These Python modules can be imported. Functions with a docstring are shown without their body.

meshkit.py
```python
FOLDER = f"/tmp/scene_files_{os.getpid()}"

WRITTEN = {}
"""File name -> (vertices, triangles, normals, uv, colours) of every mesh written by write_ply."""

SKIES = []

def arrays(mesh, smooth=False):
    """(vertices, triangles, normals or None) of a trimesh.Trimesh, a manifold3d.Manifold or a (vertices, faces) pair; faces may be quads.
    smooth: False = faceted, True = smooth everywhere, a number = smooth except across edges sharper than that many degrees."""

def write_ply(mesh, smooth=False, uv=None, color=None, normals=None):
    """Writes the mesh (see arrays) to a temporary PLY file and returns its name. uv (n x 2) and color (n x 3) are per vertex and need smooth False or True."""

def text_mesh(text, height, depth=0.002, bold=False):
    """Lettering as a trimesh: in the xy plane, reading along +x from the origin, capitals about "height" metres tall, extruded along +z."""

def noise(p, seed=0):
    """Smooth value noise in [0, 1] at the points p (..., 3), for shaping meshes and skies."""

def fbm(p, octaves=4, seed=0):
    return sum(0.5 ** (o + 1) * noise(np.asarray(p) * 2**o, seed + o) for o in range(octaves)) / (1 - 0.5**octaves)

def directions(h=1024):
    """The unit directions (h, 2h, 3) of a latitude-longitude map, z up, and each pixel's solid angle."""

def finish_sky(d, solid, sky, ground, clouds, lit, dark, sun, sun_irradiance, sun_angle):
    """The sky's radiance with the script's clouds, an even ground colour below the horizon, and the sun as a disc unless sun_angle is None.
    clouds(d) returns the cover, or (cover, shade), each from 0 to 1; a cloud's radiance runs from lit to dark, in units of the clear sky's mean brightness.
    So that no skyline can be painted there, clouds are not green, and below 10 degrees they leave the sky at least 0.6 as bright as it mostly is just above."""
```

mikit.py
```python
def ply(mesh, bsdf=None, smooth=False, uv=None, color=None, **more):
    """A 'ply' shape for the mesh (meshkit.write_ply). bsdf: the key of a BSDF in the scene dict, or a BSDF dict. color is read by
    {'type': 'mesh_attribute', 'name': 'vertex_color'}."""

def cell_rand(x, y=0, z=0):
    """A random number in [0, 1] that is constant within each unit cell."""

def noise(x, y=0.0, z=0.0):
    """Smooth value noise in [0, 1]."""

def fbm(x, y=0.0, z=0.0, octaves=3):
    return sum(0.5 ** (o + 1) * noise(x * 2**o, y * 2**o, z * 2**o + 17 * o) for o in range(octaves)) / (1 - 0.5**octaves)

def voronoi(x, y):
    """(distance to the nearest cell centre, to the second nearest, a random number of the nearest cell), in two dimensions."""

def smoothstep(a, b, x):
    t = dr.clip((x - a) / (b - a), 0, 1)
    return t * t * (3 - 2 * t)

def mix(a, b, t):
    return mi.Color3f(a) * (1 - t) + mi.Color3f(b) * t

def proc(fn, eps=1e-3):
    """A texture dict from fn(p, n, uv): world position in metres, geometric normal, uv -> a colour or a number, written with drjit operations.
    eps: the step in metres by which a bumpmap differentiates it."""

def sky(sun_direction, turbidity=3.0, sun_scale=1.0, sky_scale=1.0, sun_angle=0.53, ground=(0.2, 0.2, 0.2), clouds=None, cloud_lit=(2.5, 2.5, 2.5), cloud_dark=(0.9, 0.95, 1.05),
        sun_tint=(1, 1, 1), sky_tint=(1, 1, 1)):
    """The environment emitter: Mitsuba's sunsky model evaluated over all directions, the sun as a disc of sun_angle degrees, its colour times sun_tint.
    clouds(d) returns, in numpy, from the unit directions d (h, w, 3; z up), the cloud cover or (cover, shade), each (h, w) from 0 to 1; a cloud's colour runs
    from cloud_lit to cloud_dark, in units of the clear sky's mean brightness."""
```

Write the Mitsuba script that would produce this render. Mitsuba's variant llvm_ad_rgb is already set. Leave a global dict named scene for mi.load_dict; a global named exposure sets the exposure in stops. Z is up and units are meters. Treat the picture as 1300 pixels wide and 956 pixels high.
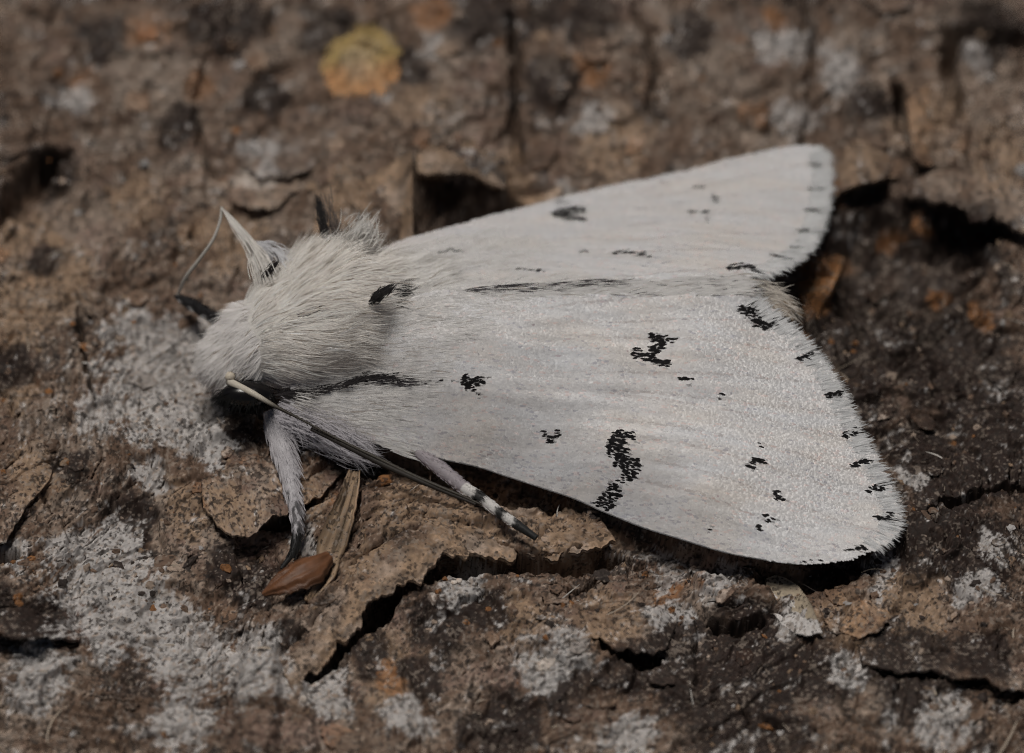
import math, numpy as np, trimesh, mitsuba as mi, drjit as dr, mikit
from scipy.interpolate import RBFInterpolator
from scipy.spatial import cKDTree
from scipy.ndimage import gaussian_filter, map_coordinates

# ------------------------------------------------------------------ camera, sky, exposure
U = 0.001                     # everything is drawn in millimetres, true to size
ELEV, DIST, HALF_W = math.radians(50.0), 180.0, 16.05      # camera elevation, distance and half frame width (mm)
exposure = 0.66
scene, labels = {}, {}
VIEW = np.array([0, math.cos(ELEV), -math.sin(ELEV)])
UP = np.array([0, math.sin(ELEV), math.cos(ELEV)])
EYE = -DIST * VIEW
T = mi.ScalarTransform4f
scene['camera'] = {'type': 'thinlens', 'fov': 2 * math.degrees(math.atan(HALF_W / DIST)), 'fov_axis': 'x',
                   'aperture_radius': 2.2 * U, 'focus_distance': (DIST - 4.6) * U, 'near_clip': 20 * U, 'far_clip': 2000 * U,
                   'to_world': T().look_at(origin=(EYE * U).tolist(), target=[0, 0, 0], up=[0, 0, 1])}
scene['sky'] = mikit.sky((-0.14, 0.12, 1.0), turbidity=3, sun_scale=1.0, sky_scale=0.26, sun_angle=24, sun_tint=(0.87, 0.98, 1.16), sky_tint=(1.1, 0.9, 0.74))

# ------------------------------------------------------------------ materials
def rough(color, r, spec=0.3, **more):
    return {'type': 'twosided', 'bsdf': {'type': 'principled', 'base_color': color, 'roughness': r, 'specular': spec, **more}}
VC = {'type': 'mesh_attribute', 'name': 'vertex_color'}
def grain(a, b, lo, hi, top, off):
    ka, kb = 1 / (a * U), 1 / (b * U)
    def fn(p, n, uv):
        return top * mikit.smoothstep(lo, hi, .62 * mikit.noise(p.x * ka + off, p.y * ka, p.z * ka) + .38 * mikit.noise(p.x * kb, p.y * kb + off, p.z * kb))
    return mikit.proc(fn)
def flat(*c):
    return rough({'type': 'rgb', 'value': list(c)}, .75, .2)
scene['bark_mat'] = {'type': 'blendbsdf', 'weight': grain(.075, .30, .58, .70, .75, 5), 'bsdf_0': {
    'type': 'blendbsdf', 'weight': grain(.085, .5, .60, .72, .6, 31), 'bsdf_0': rough(VC, .72, .22), 'bsdf_1': flat(.25, .205, .17)}, 'bsdf_1': flat(.028, .022, .019)}
scene['scale_mat'] = rough(VC, 0.42, 0.5)
scene['dark_scale_mat'] = rough(VC, 0.7, 0.08)
scene['hair_mat'] = {'type': 'principledthin', 'base_color': VC, 'roughness': 0.5, 'diff_trans': 0.4, 'eta': 1.45}
scene['skin_mat'] = rough(VC, 0.6, 0.3)
scene['papery_mat'] = rough(VC, 0.5, 0.35)
scene['eye_mat'] = rough({'type': 'rgb', 'value': [0.008, 0.007, 0.007]}, 0.2, 0.5)

# ------------------------------------------------------------------ helpers
def at(px, py, z=0.0):
    """The point at height z (mm) that the survey of the photograph gives for a pixel of its 1300 x 956 frame."""
    px, py, z = np.broadcast_arrays(*(np.asarray(a, float) for a in (px, py, z)))
    k = HALF_W / DIST / 650
    d = VIEW + ((px - 650) * k)[..., None] * np.array([1., 0, 0]) + ((478 - py) * k)[..., None] * UP
    return EYE + d * ((z - EYE[2]) / d[..., 2])[..., None]

_g = np.random.default_rng(12345)
PERM = np.tile(_g.permutation(4096), 3).astype(np.int32)
_a = _g.uniform(0, 2 * math.pi, 4096)
GRX, GRY = np.cos(_a).astype(np.float32), np.sin(_a).astype(np.float32)
def pn(x, y, seed=0):
    """Gradient noise, about -1 to 1."""
    x, y = np.broadcast_arrays(np.asarray(x, np.float32), np.asarray(y, np.float32))
    fi, fj = np.floor(x), np.floor(y)
    fx, fy = x - fi, y - fj
    i, j = fi.astype(np.int32) & 4095, (fj.astype(np.int32) + seed * 67) & 4095
    u, v = (t * t * t * (t * (t * 6 - 15) + 10) for t in (fx, fy))
    c0, c1 = PERM[i] + j, PERM[i + 1] + j
    def g(k, a, b):
        h = PERM[k]
        return GRX[h] * (fx - a) + GRY[h] * (fy - b)
    n0 = g(c0, 0, 0) * (1 - u) + g(c1, 1, 0) * u
    n1 = g(c0 + 1, 0, 1) * (1 - u) + g(c1 + 1, 1, 1) * u
    return ((n0 * (1 - v) + n1 * v) * 1.5).astype(float)

def fb(x, y, octaves=4, seed=0, gain=0.5):
    out, a, tot = 0, 1.0, 0
    for o in range(octaves):
        out = out + a * pn(x * 2**o + 13.7 * o, y * 2**o - 7.1 * o, seed + o)
        tot += a
        a *= gain
    return out / tot

def ridge(x, y, octaves=3, seed=0):
    out, a, tot = 0, 1.0, 0
    for o in range(octaves):
        out = out + a * (1 - np.abs(pn(x * 2**o, y * 2**o, seed + o)) * 2)
        tot += a
        a *= 0.5
    return out / tot

def ss(a, b, x):
    t = np.clip((x - a) / (b - a), 0, 1)
    return t * t * (3 - 2 * t)

def segdist(x, y, pts):
    """Distance from points to an open polyline, and the place along it from 0 to 1."""
    best, where = np.full(np.shape(x), 1e9), np.zeros(np.shape(x))
    L = np.r_[0, np.cumsum(np.linalg.norm(np.diff(pts, axis=0), axis=1))]
    for k in range(len(pts) - 1):
        a, b = pts[k], pts[k + 1]
        d = b - a
        t = np.clip(((x - a[0]) * d[0] + (y - a[1]) * d[1]) / (d @ d + 1e-12), 0, 1)
        q = np.hypot(x - a[0] - t * d[0], y - a[1] - t * d[1])
        m = q < best
        best = np.where(m, q, best)
        where = np.where(m, (L[k] + t * (L[k + 1] - L[k])) / L[-1], where)
    return best, where

def inside(x, y, pts):
    n, c = len(pts), np.zeros(np.shape(x), bool)
    for k in range(n):
        (x0, y0), (x1, y1) = pts[k], pts[(k + 1) % n]
        if y0 == y1:
            continue
        c ^= ((y0 > y) != (y1 > y)) & (x < (x1 - x0) * (y - y0) / (y1 - y0) + x0)
    return c

def sdist(x, y, pts):
    d, _ = segdist(x, y, np.vstack([pts, pts[:1]]))
    return np.where(inside(x, y, pts), -d, d)

def G(*p, z=0.0):
    """Pixels to plan (x, y) in millimetres at height z."""
    a = np.array(p, float)
    return at(a[:, 0], a[:, 1], z)[:, :2]

def emit(key, v, f, mat, color=None, smooth=True, kind=None, label=None, category=None, group=None):
    scene[key] = mikit.ply((np.asarray(v) * U, f), mat, smooth=smooth, color=color)
    note = {k: s for k, s in dict(label=label, category=category, group=group, kind=kind).items() if s}
    if note:
        labels[key] = note

def grid_faces(nu, nv, off=0, wrap=False):
    i, j = np.meshgrid(np.arange(nu - 1), np.arange(nv if wrap else nv - 1), indexing='ij')
    a = i * nv + j
    b = i * nv + (j + 1) % nv
    c, d = a + nv, b + nv
    return np.vstack([np.stack([a.ravel(), c.ravel(), d.ravel()], 1), np.stack([a.ravel(), d.ravel(), b.ravel()], 1)]) + off

def curve(pts, n, smooth=True):
    """n points along the control points, evenly by length."""
    p = np.asarray(pts, float)
    if smooth and len(p) > 2:
        q = np.vstack([2 * p[0] - p[1], p, 2 * p[-1] - p[-2]])
        out = []
        for k in range(1, len(q) - 2):
            t = np.linspace(0, 1, 24, endpoint=False)[:, None]
            a, b, c, d = q[k - 1], q[k], q[k + 1], q[k + 2]
            out.append(0.5 * (2 * b + (c - a) * t + (2 * a - 5 * b + 4 * c - d) * t**2 + (3 * b - a - 3 * c + d) * t**3))
        p = np.vstack(out + [q[-2][None]])
    L = np.r_[0, np.cumsum(np.linalg.norm(np.diff(p, axis=0), axis=1))]
    s = np.linspace(0, L[-1], n)
    return np.stack([np.interp(s, L, p[:, k]) for k in range(p.shape[1])], 1)

def unit(v):
    return v / np.maximum(np.linalg.norm(v, axis=-1, keepdims=True), 1e-9)

# ------------------------------------------------------------------ bark: relief
PLATES = [   # outline in survey pixels, rise (mm), width of the broken edge (mm)
    ([(-60, 470), (60, 520), (170, 560), (300, 540), (420, 560), (455, 590), (400, 625), (345, 655), (303, 680), (265, 648), (225, 655), (120, 640), (60, 640), (-60, 700)], 0.35, .22),
    ([(350, 1010), (352, 850), (420, 782), (458, 736), (505, 704), (565, 682), (700, 684), (770, 672), (760, 655), (640, 640), (560, 610), (470, 590), (440, 625), (400, 740), (330, 790), (300, 880), (290, 1010)], 0.55, .18),
    ([(420, 160), (520, 185), (522, 300), (480, 330), (420, 320), (395, 240)], 0.55, .35),
    ([(690, -40), (1140, -40), (1210, 60), (1225, 190), (1140, 215), (1075, 235), (1020, 150), (900, 150), (760, 160), (690, 80)], 0.4, .5),
    ([(1150, 205), (1330, 100), (1420, 300), (1300, 275), (1210, 240)], 0.35, .4),
    ([(930, 560), (1080, 590), (1180, 570), (1330, 520), (1400, 640), (1280, 660), (1210, 690), (1080, 700)], 0.3, .5),
    ([(880, 725), (960, 720), (985, 760), (965, 785), (905, 788), (880, 765)], 0.35, .15),
    ([(-40, 720), (40, 770), (90, 790), (100, 815), (20, 808), (-40, 800)], 0.45, .15),
    ([(540, 760), (700, 770), (830, 790), (840, 815), (750, 805), (690, 830), (560, 830)], 0.25, .2),
    ([(1080, 760), (1200, 730), (1310, 790), (1310, 850), (1120, 842), (1070, 815)], 0.4, .2),
    ([(-60, 60), (30, 150), (70, 200), (10, 265), (-60, 300)], 0.7, .35),
]
CRACKS = [   # polyline in survey pixels, half width (mm), depth (mm)
    ([(648, 40), (655, 90), (652, 140), (660, 205)], .16, 1.3),
    ([(1138, 120), (1146, 165), (1158, 212)], .22, 1.3),
    ([(1210, 40), (1205, 95), (1218, 150)], .28, 1.5),
    ([(1200, 42), (1250, 40), (1310, 50)], .45, 2.2),
    ([(-10, 285), (25, 250), (62, 205), (80, 180)], .40, 1.6),
    ([(300, 660), (345, 662), (385, 640), (440, 590)], .22, 1.0),
    ([(380, 862), (445, 812), (485, 765), (530, 738), (600, 718), (700, 722), (785, 705)], .42, 1.7),
    ([(20, 660), (40, 630), (62, 608)], .10, .7),
    ([(-10, 720), (20, 722)], .25, 1.0),
    ([(-10, 806), (30, 812), (90, 818)], .14, .8),
    ([(750, 805), (775, 830), (820, 845), (838, 832)], .20, 1.1),
    ([(1100, 846), (1150, 858), (1220, 862), (1300, 880)], .18, 1.1),
    ([(902, 788), (940, 790), (972, 782)], .14, .8),
    ([(1170, 660), (1215, 645), (1260, 628), (1320, 624)], .12, .9),
    ([(700, 752), (735, 750), (770, 740)], .06, .5),
    ([(425, 585), (520, 606), (600, 630), (700, 655), (790, 690), (880, 712), (1000, 735), (1090, 715)], .62, .75),
    ([(1020, 180), (1030, 60), (1010, -20)], .10, .5),
    ([(100, 390), (105, 440), (118, 520)], .06, .5),
    ([(800, 20), (830, 90), (820, 150)], .12, .6),
    ([(260, 90), (250, 160), (270, 230)], .12, .5),
]
PITS = [     # centre in survey pixels, radii (mm), depth (mm)
    ((592, 262), (2.3, 1.7), 2.0), ((1150, 330), (3.2, 2.4), 1.5), ((1085, 430), (2.2, 2.2), .6), ((1230, 430), (2.5, 2.0), .5), ((1240, 290), (1.6, .9), .7),
    ((360, 690), (1.6, 1.0), .35), ((300, 540), (1.2, .7), .3), ((470, 610), (.8, .5), .6),
]
BUMPS = [((70, 235), (.45, .35), .6), ((100, 250), (.5, .35), .5), ((1240, 70), (.9, .5), .6), ((460, 88), (1.2, 1.0), .25), ((1040, 345), (.8, .8), .9), ((1022, 420), (.5, 1.1), .7), ((610, 210), (1.8, .6), .5)]
P_ = [(G(*p), h, w) for p, h, w in PLATES]
C_ = [(curve(G(*p), 14), w, d) for p, w, d in CRACKS]
B_ = [(G(c)[0], r, -d) for c, r, d in PITS] + [(G(c)[0], r, d) for c, r, d in BUMPS]

# ------------------------------------------------------------------ bark: colour (matter only: cork, wood, lichen, birch skin)
ZONES = {    # patches of matter: centre in survey pixels, radius in pixels
    'white': [(205, 470, 72), (240, 530, 58), (135, 520, 40), (185, 420, 36), (250, 440, 40), (280, 560, 30), (130, 722, 60), (155, 770, 62), (215, 800, 46), (245, 835, 48), (335, 838, 52), (105, 690, 26), (60, 850, 36),
              (200, 600, 26), (590, 742, 26), (690, 848, 40), (735, 822, 26), (850, 775, 22), (915, 742, 26), (1005, 780, 24), (1082, 850, 24), (1240, 742, 24), (1150, 612, 20), (1265, 690, 22), 
              (330, 225, 26), (320, 190, 16), (1000, 60, 34), (1075, 90, 34), (1240, 80, 24), (90, 130, 26), (715, 250, 20), (590, 215, 26), (750, 155, 22), (560, 60, 20), (1010, 150, 30), (390, 690, 22),
              (30, 880, 30), (420, 880, 30), (520, 905, 30), (230, 920, 40), (1200, 915, 34), (800, 930, 30), (1120, 720, 26), (20, 700, 24), (840, 730, 22)],
    'tan': [(30, 390, 60), (80, 350, 46), (30, 500, 30), (300, 640, 44), (60, 600, 40), (600, 665, 60), (720, 680, 50), (480, 720, 44), (520, 640, 40), (450, 250, 46), (640, 225, 40), (1000, 750, 34), (1070, 790, 50), (1160, 790, 50),
            (400, 630, 40), (290, 300, 50), (180, 250, 40), (660, 780, 36), (500, 850, 50), (1180, 150, 50), (1270, 200, 50), (1100, 210, 40), (780, 780, 40), (540, 130, 40), (30, 300, 40), (250, 650, 40), (1160, 760, 40), (780, 180, 60)],
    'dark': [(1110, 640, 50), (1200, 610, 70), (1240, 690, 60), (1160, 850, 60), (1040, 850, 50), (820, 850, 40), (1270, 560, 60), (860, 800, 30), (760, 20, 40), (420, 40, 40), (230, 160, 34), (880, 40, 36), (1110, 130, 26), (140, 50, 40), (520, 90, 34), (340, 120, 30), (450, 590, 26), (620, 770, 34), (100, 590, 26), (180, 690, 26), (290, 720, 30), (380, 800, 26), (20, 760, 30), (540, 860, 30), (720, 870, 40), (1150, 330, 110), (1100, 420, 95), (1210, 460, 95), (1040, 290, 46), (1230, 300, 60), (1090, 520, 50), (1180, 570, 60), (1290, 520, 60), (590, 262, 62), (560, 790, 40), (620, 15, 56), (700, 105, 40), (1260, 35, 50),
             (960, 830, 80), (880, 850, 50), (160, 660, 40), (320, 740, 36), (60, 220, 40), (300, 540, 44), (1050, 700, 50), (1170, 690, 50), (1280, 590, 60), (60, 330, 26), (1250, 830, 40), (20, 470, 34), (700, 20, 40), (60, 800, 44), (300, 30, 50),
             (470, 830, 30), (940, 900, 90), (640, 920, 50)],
    'pale': [(200, 130, 150), (50, 390, 110), (400, 60, 90), (900, 80, 140), (1080, 70, 90), (90, 560, 90), (330, 290, 90), (200, 620, 60), (560, 130, 90), (780, 160, 90), (60, 860, 80), (1150, 150, 60)],
    'rust': [(1045, 345, 26), (1030, 385, 22), (1022, 430, 18), (1165, 285, 20), (1120, 310, 18), (200, 40, 30), (560, 20, 26), (850, 745, 22), (500, 860, 22), (900, 740, 14), (960, 145, 24), (1050, 240, 26), (760, 90, 24), (1240, 400, 20), (440, 640, 16), (990, 20, 20), (110, 100, 16), (1190, 380, 14), (260, 110, 22)],
}
Z_ = {k: [(G((a, b))[0], r * .0247) for a, b, r in v] for k, v in ZONES.items()}

def zone(kind, x, y, ex, ey):
    out = np.zeros(np.shape(x))
    for c, r in Z_[kind]:
        m = (np.abs(x - c[0]) < 2 * r + .6) & (np.abs(y - c[1]) < 2.4 * r + .6)
        if m.any():
            q = np.hypot(ex[m] - c[0], (ey[m] - c[1]) * .8) / r
            out[m] = np.maximum(out[m], 1.35 - q)
    return out

def near(x, y, pts, m):
    lo, hi = pts.min(0) - m, pts.max(0) + m
    return (x > lo[0]) & (x < hi[0]) & (y > lo[1]) & (y < hi[1])

def height(x, y, fine=True):
    """Height of the bark (mm) over the plan."""
    x, y = np.asarray(x, float), np.asarray(y, float)
    wx, wy = x + .9 * fb(x / 2.2, y / 2.2, 3, 5), y + .9 * fb(x / 2.2, y / 2.2, 3, 9)
    h = -(x**2) * 2.0e-4 + .45 * fb(x / 8, y / 8, 3, 1)
    t = fb(wx / 4.2, wy / 6.0, 4, 21) * 3.2                       # layers of cork, broken off in steps
    step = np.floor(t) + ss(.0, .14, t - np.floor(t))
    h = h + .26 * step + .08 * t
    an = .30 + 1.1 * fb(x / 13, y / 13, 2, 35)                     # the fibres wander
    ca, sa = np.cos(an), np.sin(an)
    fu, fv = wx * ca + wy * sa, wy * ca - wx * sa
    t2 = fb(fu / 2.6 + 40, fv / .95, 4, 31) * 3.0
    h = h + .12 * (np.floor(t2) + ss(0, .16, t2 - np.floor(t2)))
    h = h - .16 * ss(.72, .98, ridge(wx / 2.4, wy / 4.5, 2, 41))    # fine splits along the grain
    ex, ey = x + .22 * fb(x / .5, y / .5, 3, 51), y + .22 * fb(x / .5, y / .5, 3, 55)
    for pts, rise, w in P_:
        m = near(x, y, pts, 1.5)
        if m.any():
            h[m] += rise * ss(w, -w, sdist(ex[m], ey[m], pts) - .25 * fb(x[m] / 1.1, y[m] / 1.1, 2, 58))
    for pts, w, d in C_:
        m = near(x, y, pts, 1.6)
        if m.any():
            q, s = segdist(ex[m], ey[m], pts)
            ww = w * (.55 + .6 * np.sin(np.pi * np.clip(s, 0.03, .97))**.6 + .5 * pn(s * 7, w * 99, 61))
            h[m] -= d * ss(1.35, .45, q / np.maximum(ww, .03))
    for c, r, d in B_:
        q = np.hypot((ex - c[0]) / r[0], (ey - c[1]) / r[1])
        m = q < 1.4
        h[m] += d * ss(1.15, .45, q[m] + .35 * fb(x[m] / .9, y[m] / .9, 3, 64))
    if fine:
        crust = ss(.35, .6, zone('white', x, y, ex, ey) + .6 * fb(x / .85, y / 1.15, 3, 131, .6))      # flat lichen crust
        rel = .05 * fb(fu / 1.1, fv / .42, 3, 71) + .05 * fb(x / .24, y / .28, 3, 81, .7) + .045 * fb(fu / .9, fv / .11, 2, 95)
        rel = rel + .05 * ss(.2, .6, fb(x / .36, y / .36, 2, 87)) - .10 * ss(.3, .6, fb(x / .42, y / .5, 2, 91))
        h = h + rel * (1 - .55 * crust) + .05 * crust
    return h

CORK = np.array([.158, .103, .073]); PALE = np.array([.34, .262, .208]); WHITE = np.array([.47, .445, .43]); TAN = np.array([.33, .225, .15])
DARK = np.array([.040, .030, .026]); ROT = np.array([.022, .014, .012]); RUST = np.array([.34, .155, .062]); PINK = np.array([.27, .18, .15])

def colour(x, y, z=None):
    x, y = np.asarray(x, float), np.asarray(y, float)
    if z is not None:                                             # cork is a solid: its grain goes on down a broken face
        x, y = x + .3 * z, y + .9 * z
    ex, ey = x + .7 * fb(x / 1.2, y / 1.2, 4, 101), y + .7 * fb(x / 1.2, y / 1.2, 4, 105)
    wx, wy = x + .5 * fb(x / 1.5, y / 1.5, 3, 111), y + .5 * fb(x / 1.5, y / 1.5, 3, 113)
    def put(c, col, t):
        t = np.clip(t, 0, 1)[:, None]
        return c * (1 - t) + col * t
    big = fb(wx / 3.4, wy / 4.6, 4, 121)
    mid = fb(wx / .85, wy / 1.15, 4, 131, .6)
    fin = fb(x / .21, y / .24, 3, 141, .8)
    an = .30 + 1.1 * fb(x / 13, y / 13, 2, 35)
    streak = fb((wx * np.cos(an) + wy * np.sin(an)) / 2.2, (wy * np.cos(an) - wx * np.sin(an)) / .26, 3, 151)
    c = np.repeat(CORK[None], len(x), 0)
    c = put(c, PALE, .85 * ss(-.05, .35, big + .55 * mid + .45 * streak))
    c = put(c, PINK, .55 * ss(.1, .5, fb(wx / 2.1 + 9, wy / 2.1, 3, 161)))
    c = put(c, DARK, .88 * ss(.08, .34, -big * .7 + .7 * mid + .3 * streak))
    z = zone('pale', x, y, ex, ey)
    c = put(c, PALE * np.array([.92, .95, .97]), .8 * ss(.3, .9, z * .7 + .8 * mid + .5 * big + .4 * streak + .3 * fin))
    z = zone('tan', x, y, ex, ey)
    c = put(c, TAN, .85 * ss(.2, .75, z + .7 * mid + .3 * streak))
    c = put(c, RUST * .6 + CORK * .3, .7 * ss(.42, .7, fb(wx / 1.1 + 3, wy / 1.4, 3, 171)))
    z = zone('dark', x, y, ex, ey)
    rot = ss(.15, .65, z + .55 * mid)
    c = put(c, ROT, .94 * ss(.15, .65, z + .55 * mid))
    z2 = ss(.25, .6, zone('rust', x, y, ex, ey) + .5 * mid)
    c = put(c, RUST, .65 * z2)
    z = zone('white', x, y, ex, ey)
    w = ss(.30, .52, z + .72 * mid + .6 * fin + .5 * streak)
    c = put(c, WHITE, .9 * w)
    c = put(c, PALE * 1.15, (1 - .85 * rot) * .7 * ss(.30, .42, fb(wx / .55 + 7, wy / .7, 3, 181) - .2) )
    # dark fungal specks and grains, light grains
    c = put(c, DARK * .7, .9 * ss(.16, .36, fb(x / .16, y / .17, 2, 191) + .35 * mid - .06 * w + .2 * big))
    c = put(c, PALE * 1.2, (1 - .75 * rot) * .75 * ss(.26, .44, fb(x / .15 + 5, y / .16, 2, 195) + .2 * mid))
    c = c * (1 + .55 * fin + .25 * pn(x / .075, y / .075, 199) + .3 * mid)[:, None].clip(.25, 2.2)
    return np.clip(c, .006, .7)

# the sheet: fine where the frame looks, coarse beyond it
def axis(parts):
    out = [parts[0][0]]
    for a, b, s in parts:
        n = max(1, int(round((b - a) / s)))
        out += list(np.linspace(a, b, n + 1)[1:])
    return np.array(out)
gx = axis([(-90, -40, 2.5), (-40, -20, .4), (-20, -17, .12), (-17, 17, .045), (17, 20, .12), (20, 40, .4), (40, 90, 2.5)])
gy = axis([(-90, -40, 2.5), (-40, -20, .4), (-20, -16.5, .12), (-16.5, 4, .05), (4, 23, .09), (23, 28, .2), (28, 45, .5), (45, 90, 2.5)])
X, Y = np.meshgrid(gx, gy, indexing='ij')
xs, ys = X.ravel(), Y.ravel()
hz = height(xs, ys)
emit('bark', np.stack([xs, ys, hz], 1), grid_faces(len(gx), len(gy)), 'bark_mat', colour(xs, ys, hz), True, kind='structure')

# ------------------------------------------------------------------ lifted flakes of bark
def slab(key, inner, outer, thick, seed, n=150, m=36, ragged=.25, curl=0.0, dx=0.0, mat='bark_mat', tint=(1, 1, 1), lift=.05, label=None, fine=1.0, plain=None):
    """A plate of bark between a root line lying on the bark and a ragged free edge; points are (px, py, z above the bark)."""
    def line(p):
        p = np.array(p, float)
        g = at(p[:, 0], p[:, 1], 0.0)
        z = height(g[:, 0].copy(), g[:, 1].copy(), False) + p[:, 2]
        q = at(p[:, 0], p[:, 1], z)
        return curve(q, n)
    a = line(inner)
    ia, ob = np.array(inner, float), np.array(outer, float)
    zr = np.interp(np.linspace(0, 1, len(ob)), np.linspace(0, 1, n), gaussian_filter(a[:, 2], 6))
    b = curve(at(ob[:, 0], ob[:, 1], zr + ob[:, 2]), n)
    s = np.linspace(0, 1, n)
    ln_ = np.linalg.norm(np.diff(b, axis=0), axis=1).sum()
    ext = 1 + ragged * (fb(s * ln_ * .8, s * 0 + seed, 3, seed) + .35 * fb(s * ln_ * 3, s * 0 + seed, 2, seed + 3))
    t = np.linspace(0, 1, m)
    v = a[:, None] + (b - a)[:, None] * (t[None, :, None] * ext[:, None, None])
    v[..., 2] += curl * (t**2 - t)[None]
    x, y = v[..., 0].ravel(), v[..., 1].ravel()
    top = v.reshape(-1, 3).copy()
    top[:, 2] += lift + fine * (.10 * fb(x / .8, y / .8, 3, seed) + .07 * fb(x / .22, y / .26, 3, seed + 7, .65))
    bot = v.reshape(-1, 3).copy()
    th = thick * (.7 + .5 * (fb(x / .9, y / .9, 2, seed + 11) + .5)) * np.tile(np.r_[np.linspace(1.3, 1, m - 4), .9, .75, .55, .35], n)
    bot[:, 2] = top[:, 2] - th
    bot[:, :2] -= .0
    N = n * m
    idx = np.arange(N).reshape(n, m)
    loop = np.r_[idx[:, 0], idx[-1, 1:], idx[::-1, -1][1:], idx[0, ::-1][1:-1]]
    nx = np.roll(loop, -1)
    rim = np.vstack([np.stack([loop, nx, nx + N], 1), np.stack([loop, nx + N, loop + N], 1)])
    f1 = grid_faces(n, m)
    f = np.vstack([f1, f1[:, ::-1] + N, rim])
    c = colour(x + dx, y, top[:, 2]) if plain is None else plain(x, y, np.tile(t, n))
    c = c * np.array(tint)
    vv = np.vstack([top, bot])
    emit(key, vv, f, mat, np.vstack([c, c * .8]), 45 if False else True, label=label)

slab('bark__flake', [(255, 610, 0), (300, 590, .05), (360, 575, .1), (420, 562, .1), (452, 570, .1)], [(258, 646, .0), (300, 684, .15), (345, 660, .25), (395, 638, .25), (448, 588, .2)], .22, 3, ragged=.14, curl=-.2,
     label='ragged lifted bark edge left of the moth\'s front leg')
def rim_col(x, y, t):
    k = fb(t * 5 + .6 * fb(x / .9, y / .9, 2, 3), (x - y) / 1.8, 3, 61)
    b = ss(-.2, .5, fb(x / 1.1, y / 1.1, 3, 63))[:, None]
    return (TAN * (1 - b) + PALE * 1.15 * b) * (1 + 1.0 * k + .4 * fb(x / .16, y / .16, 2, 65)).clip(.25, 1.9)[:, None]
def ledge_col(x, y, t):
    e = ss(.25, .8, t + .55 * fb(x / .7, y / .7, 3, 67))[:, None]
    return colour(x + .6, y) * (1 - e) + rim_col(x, y, t) * e
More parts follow.
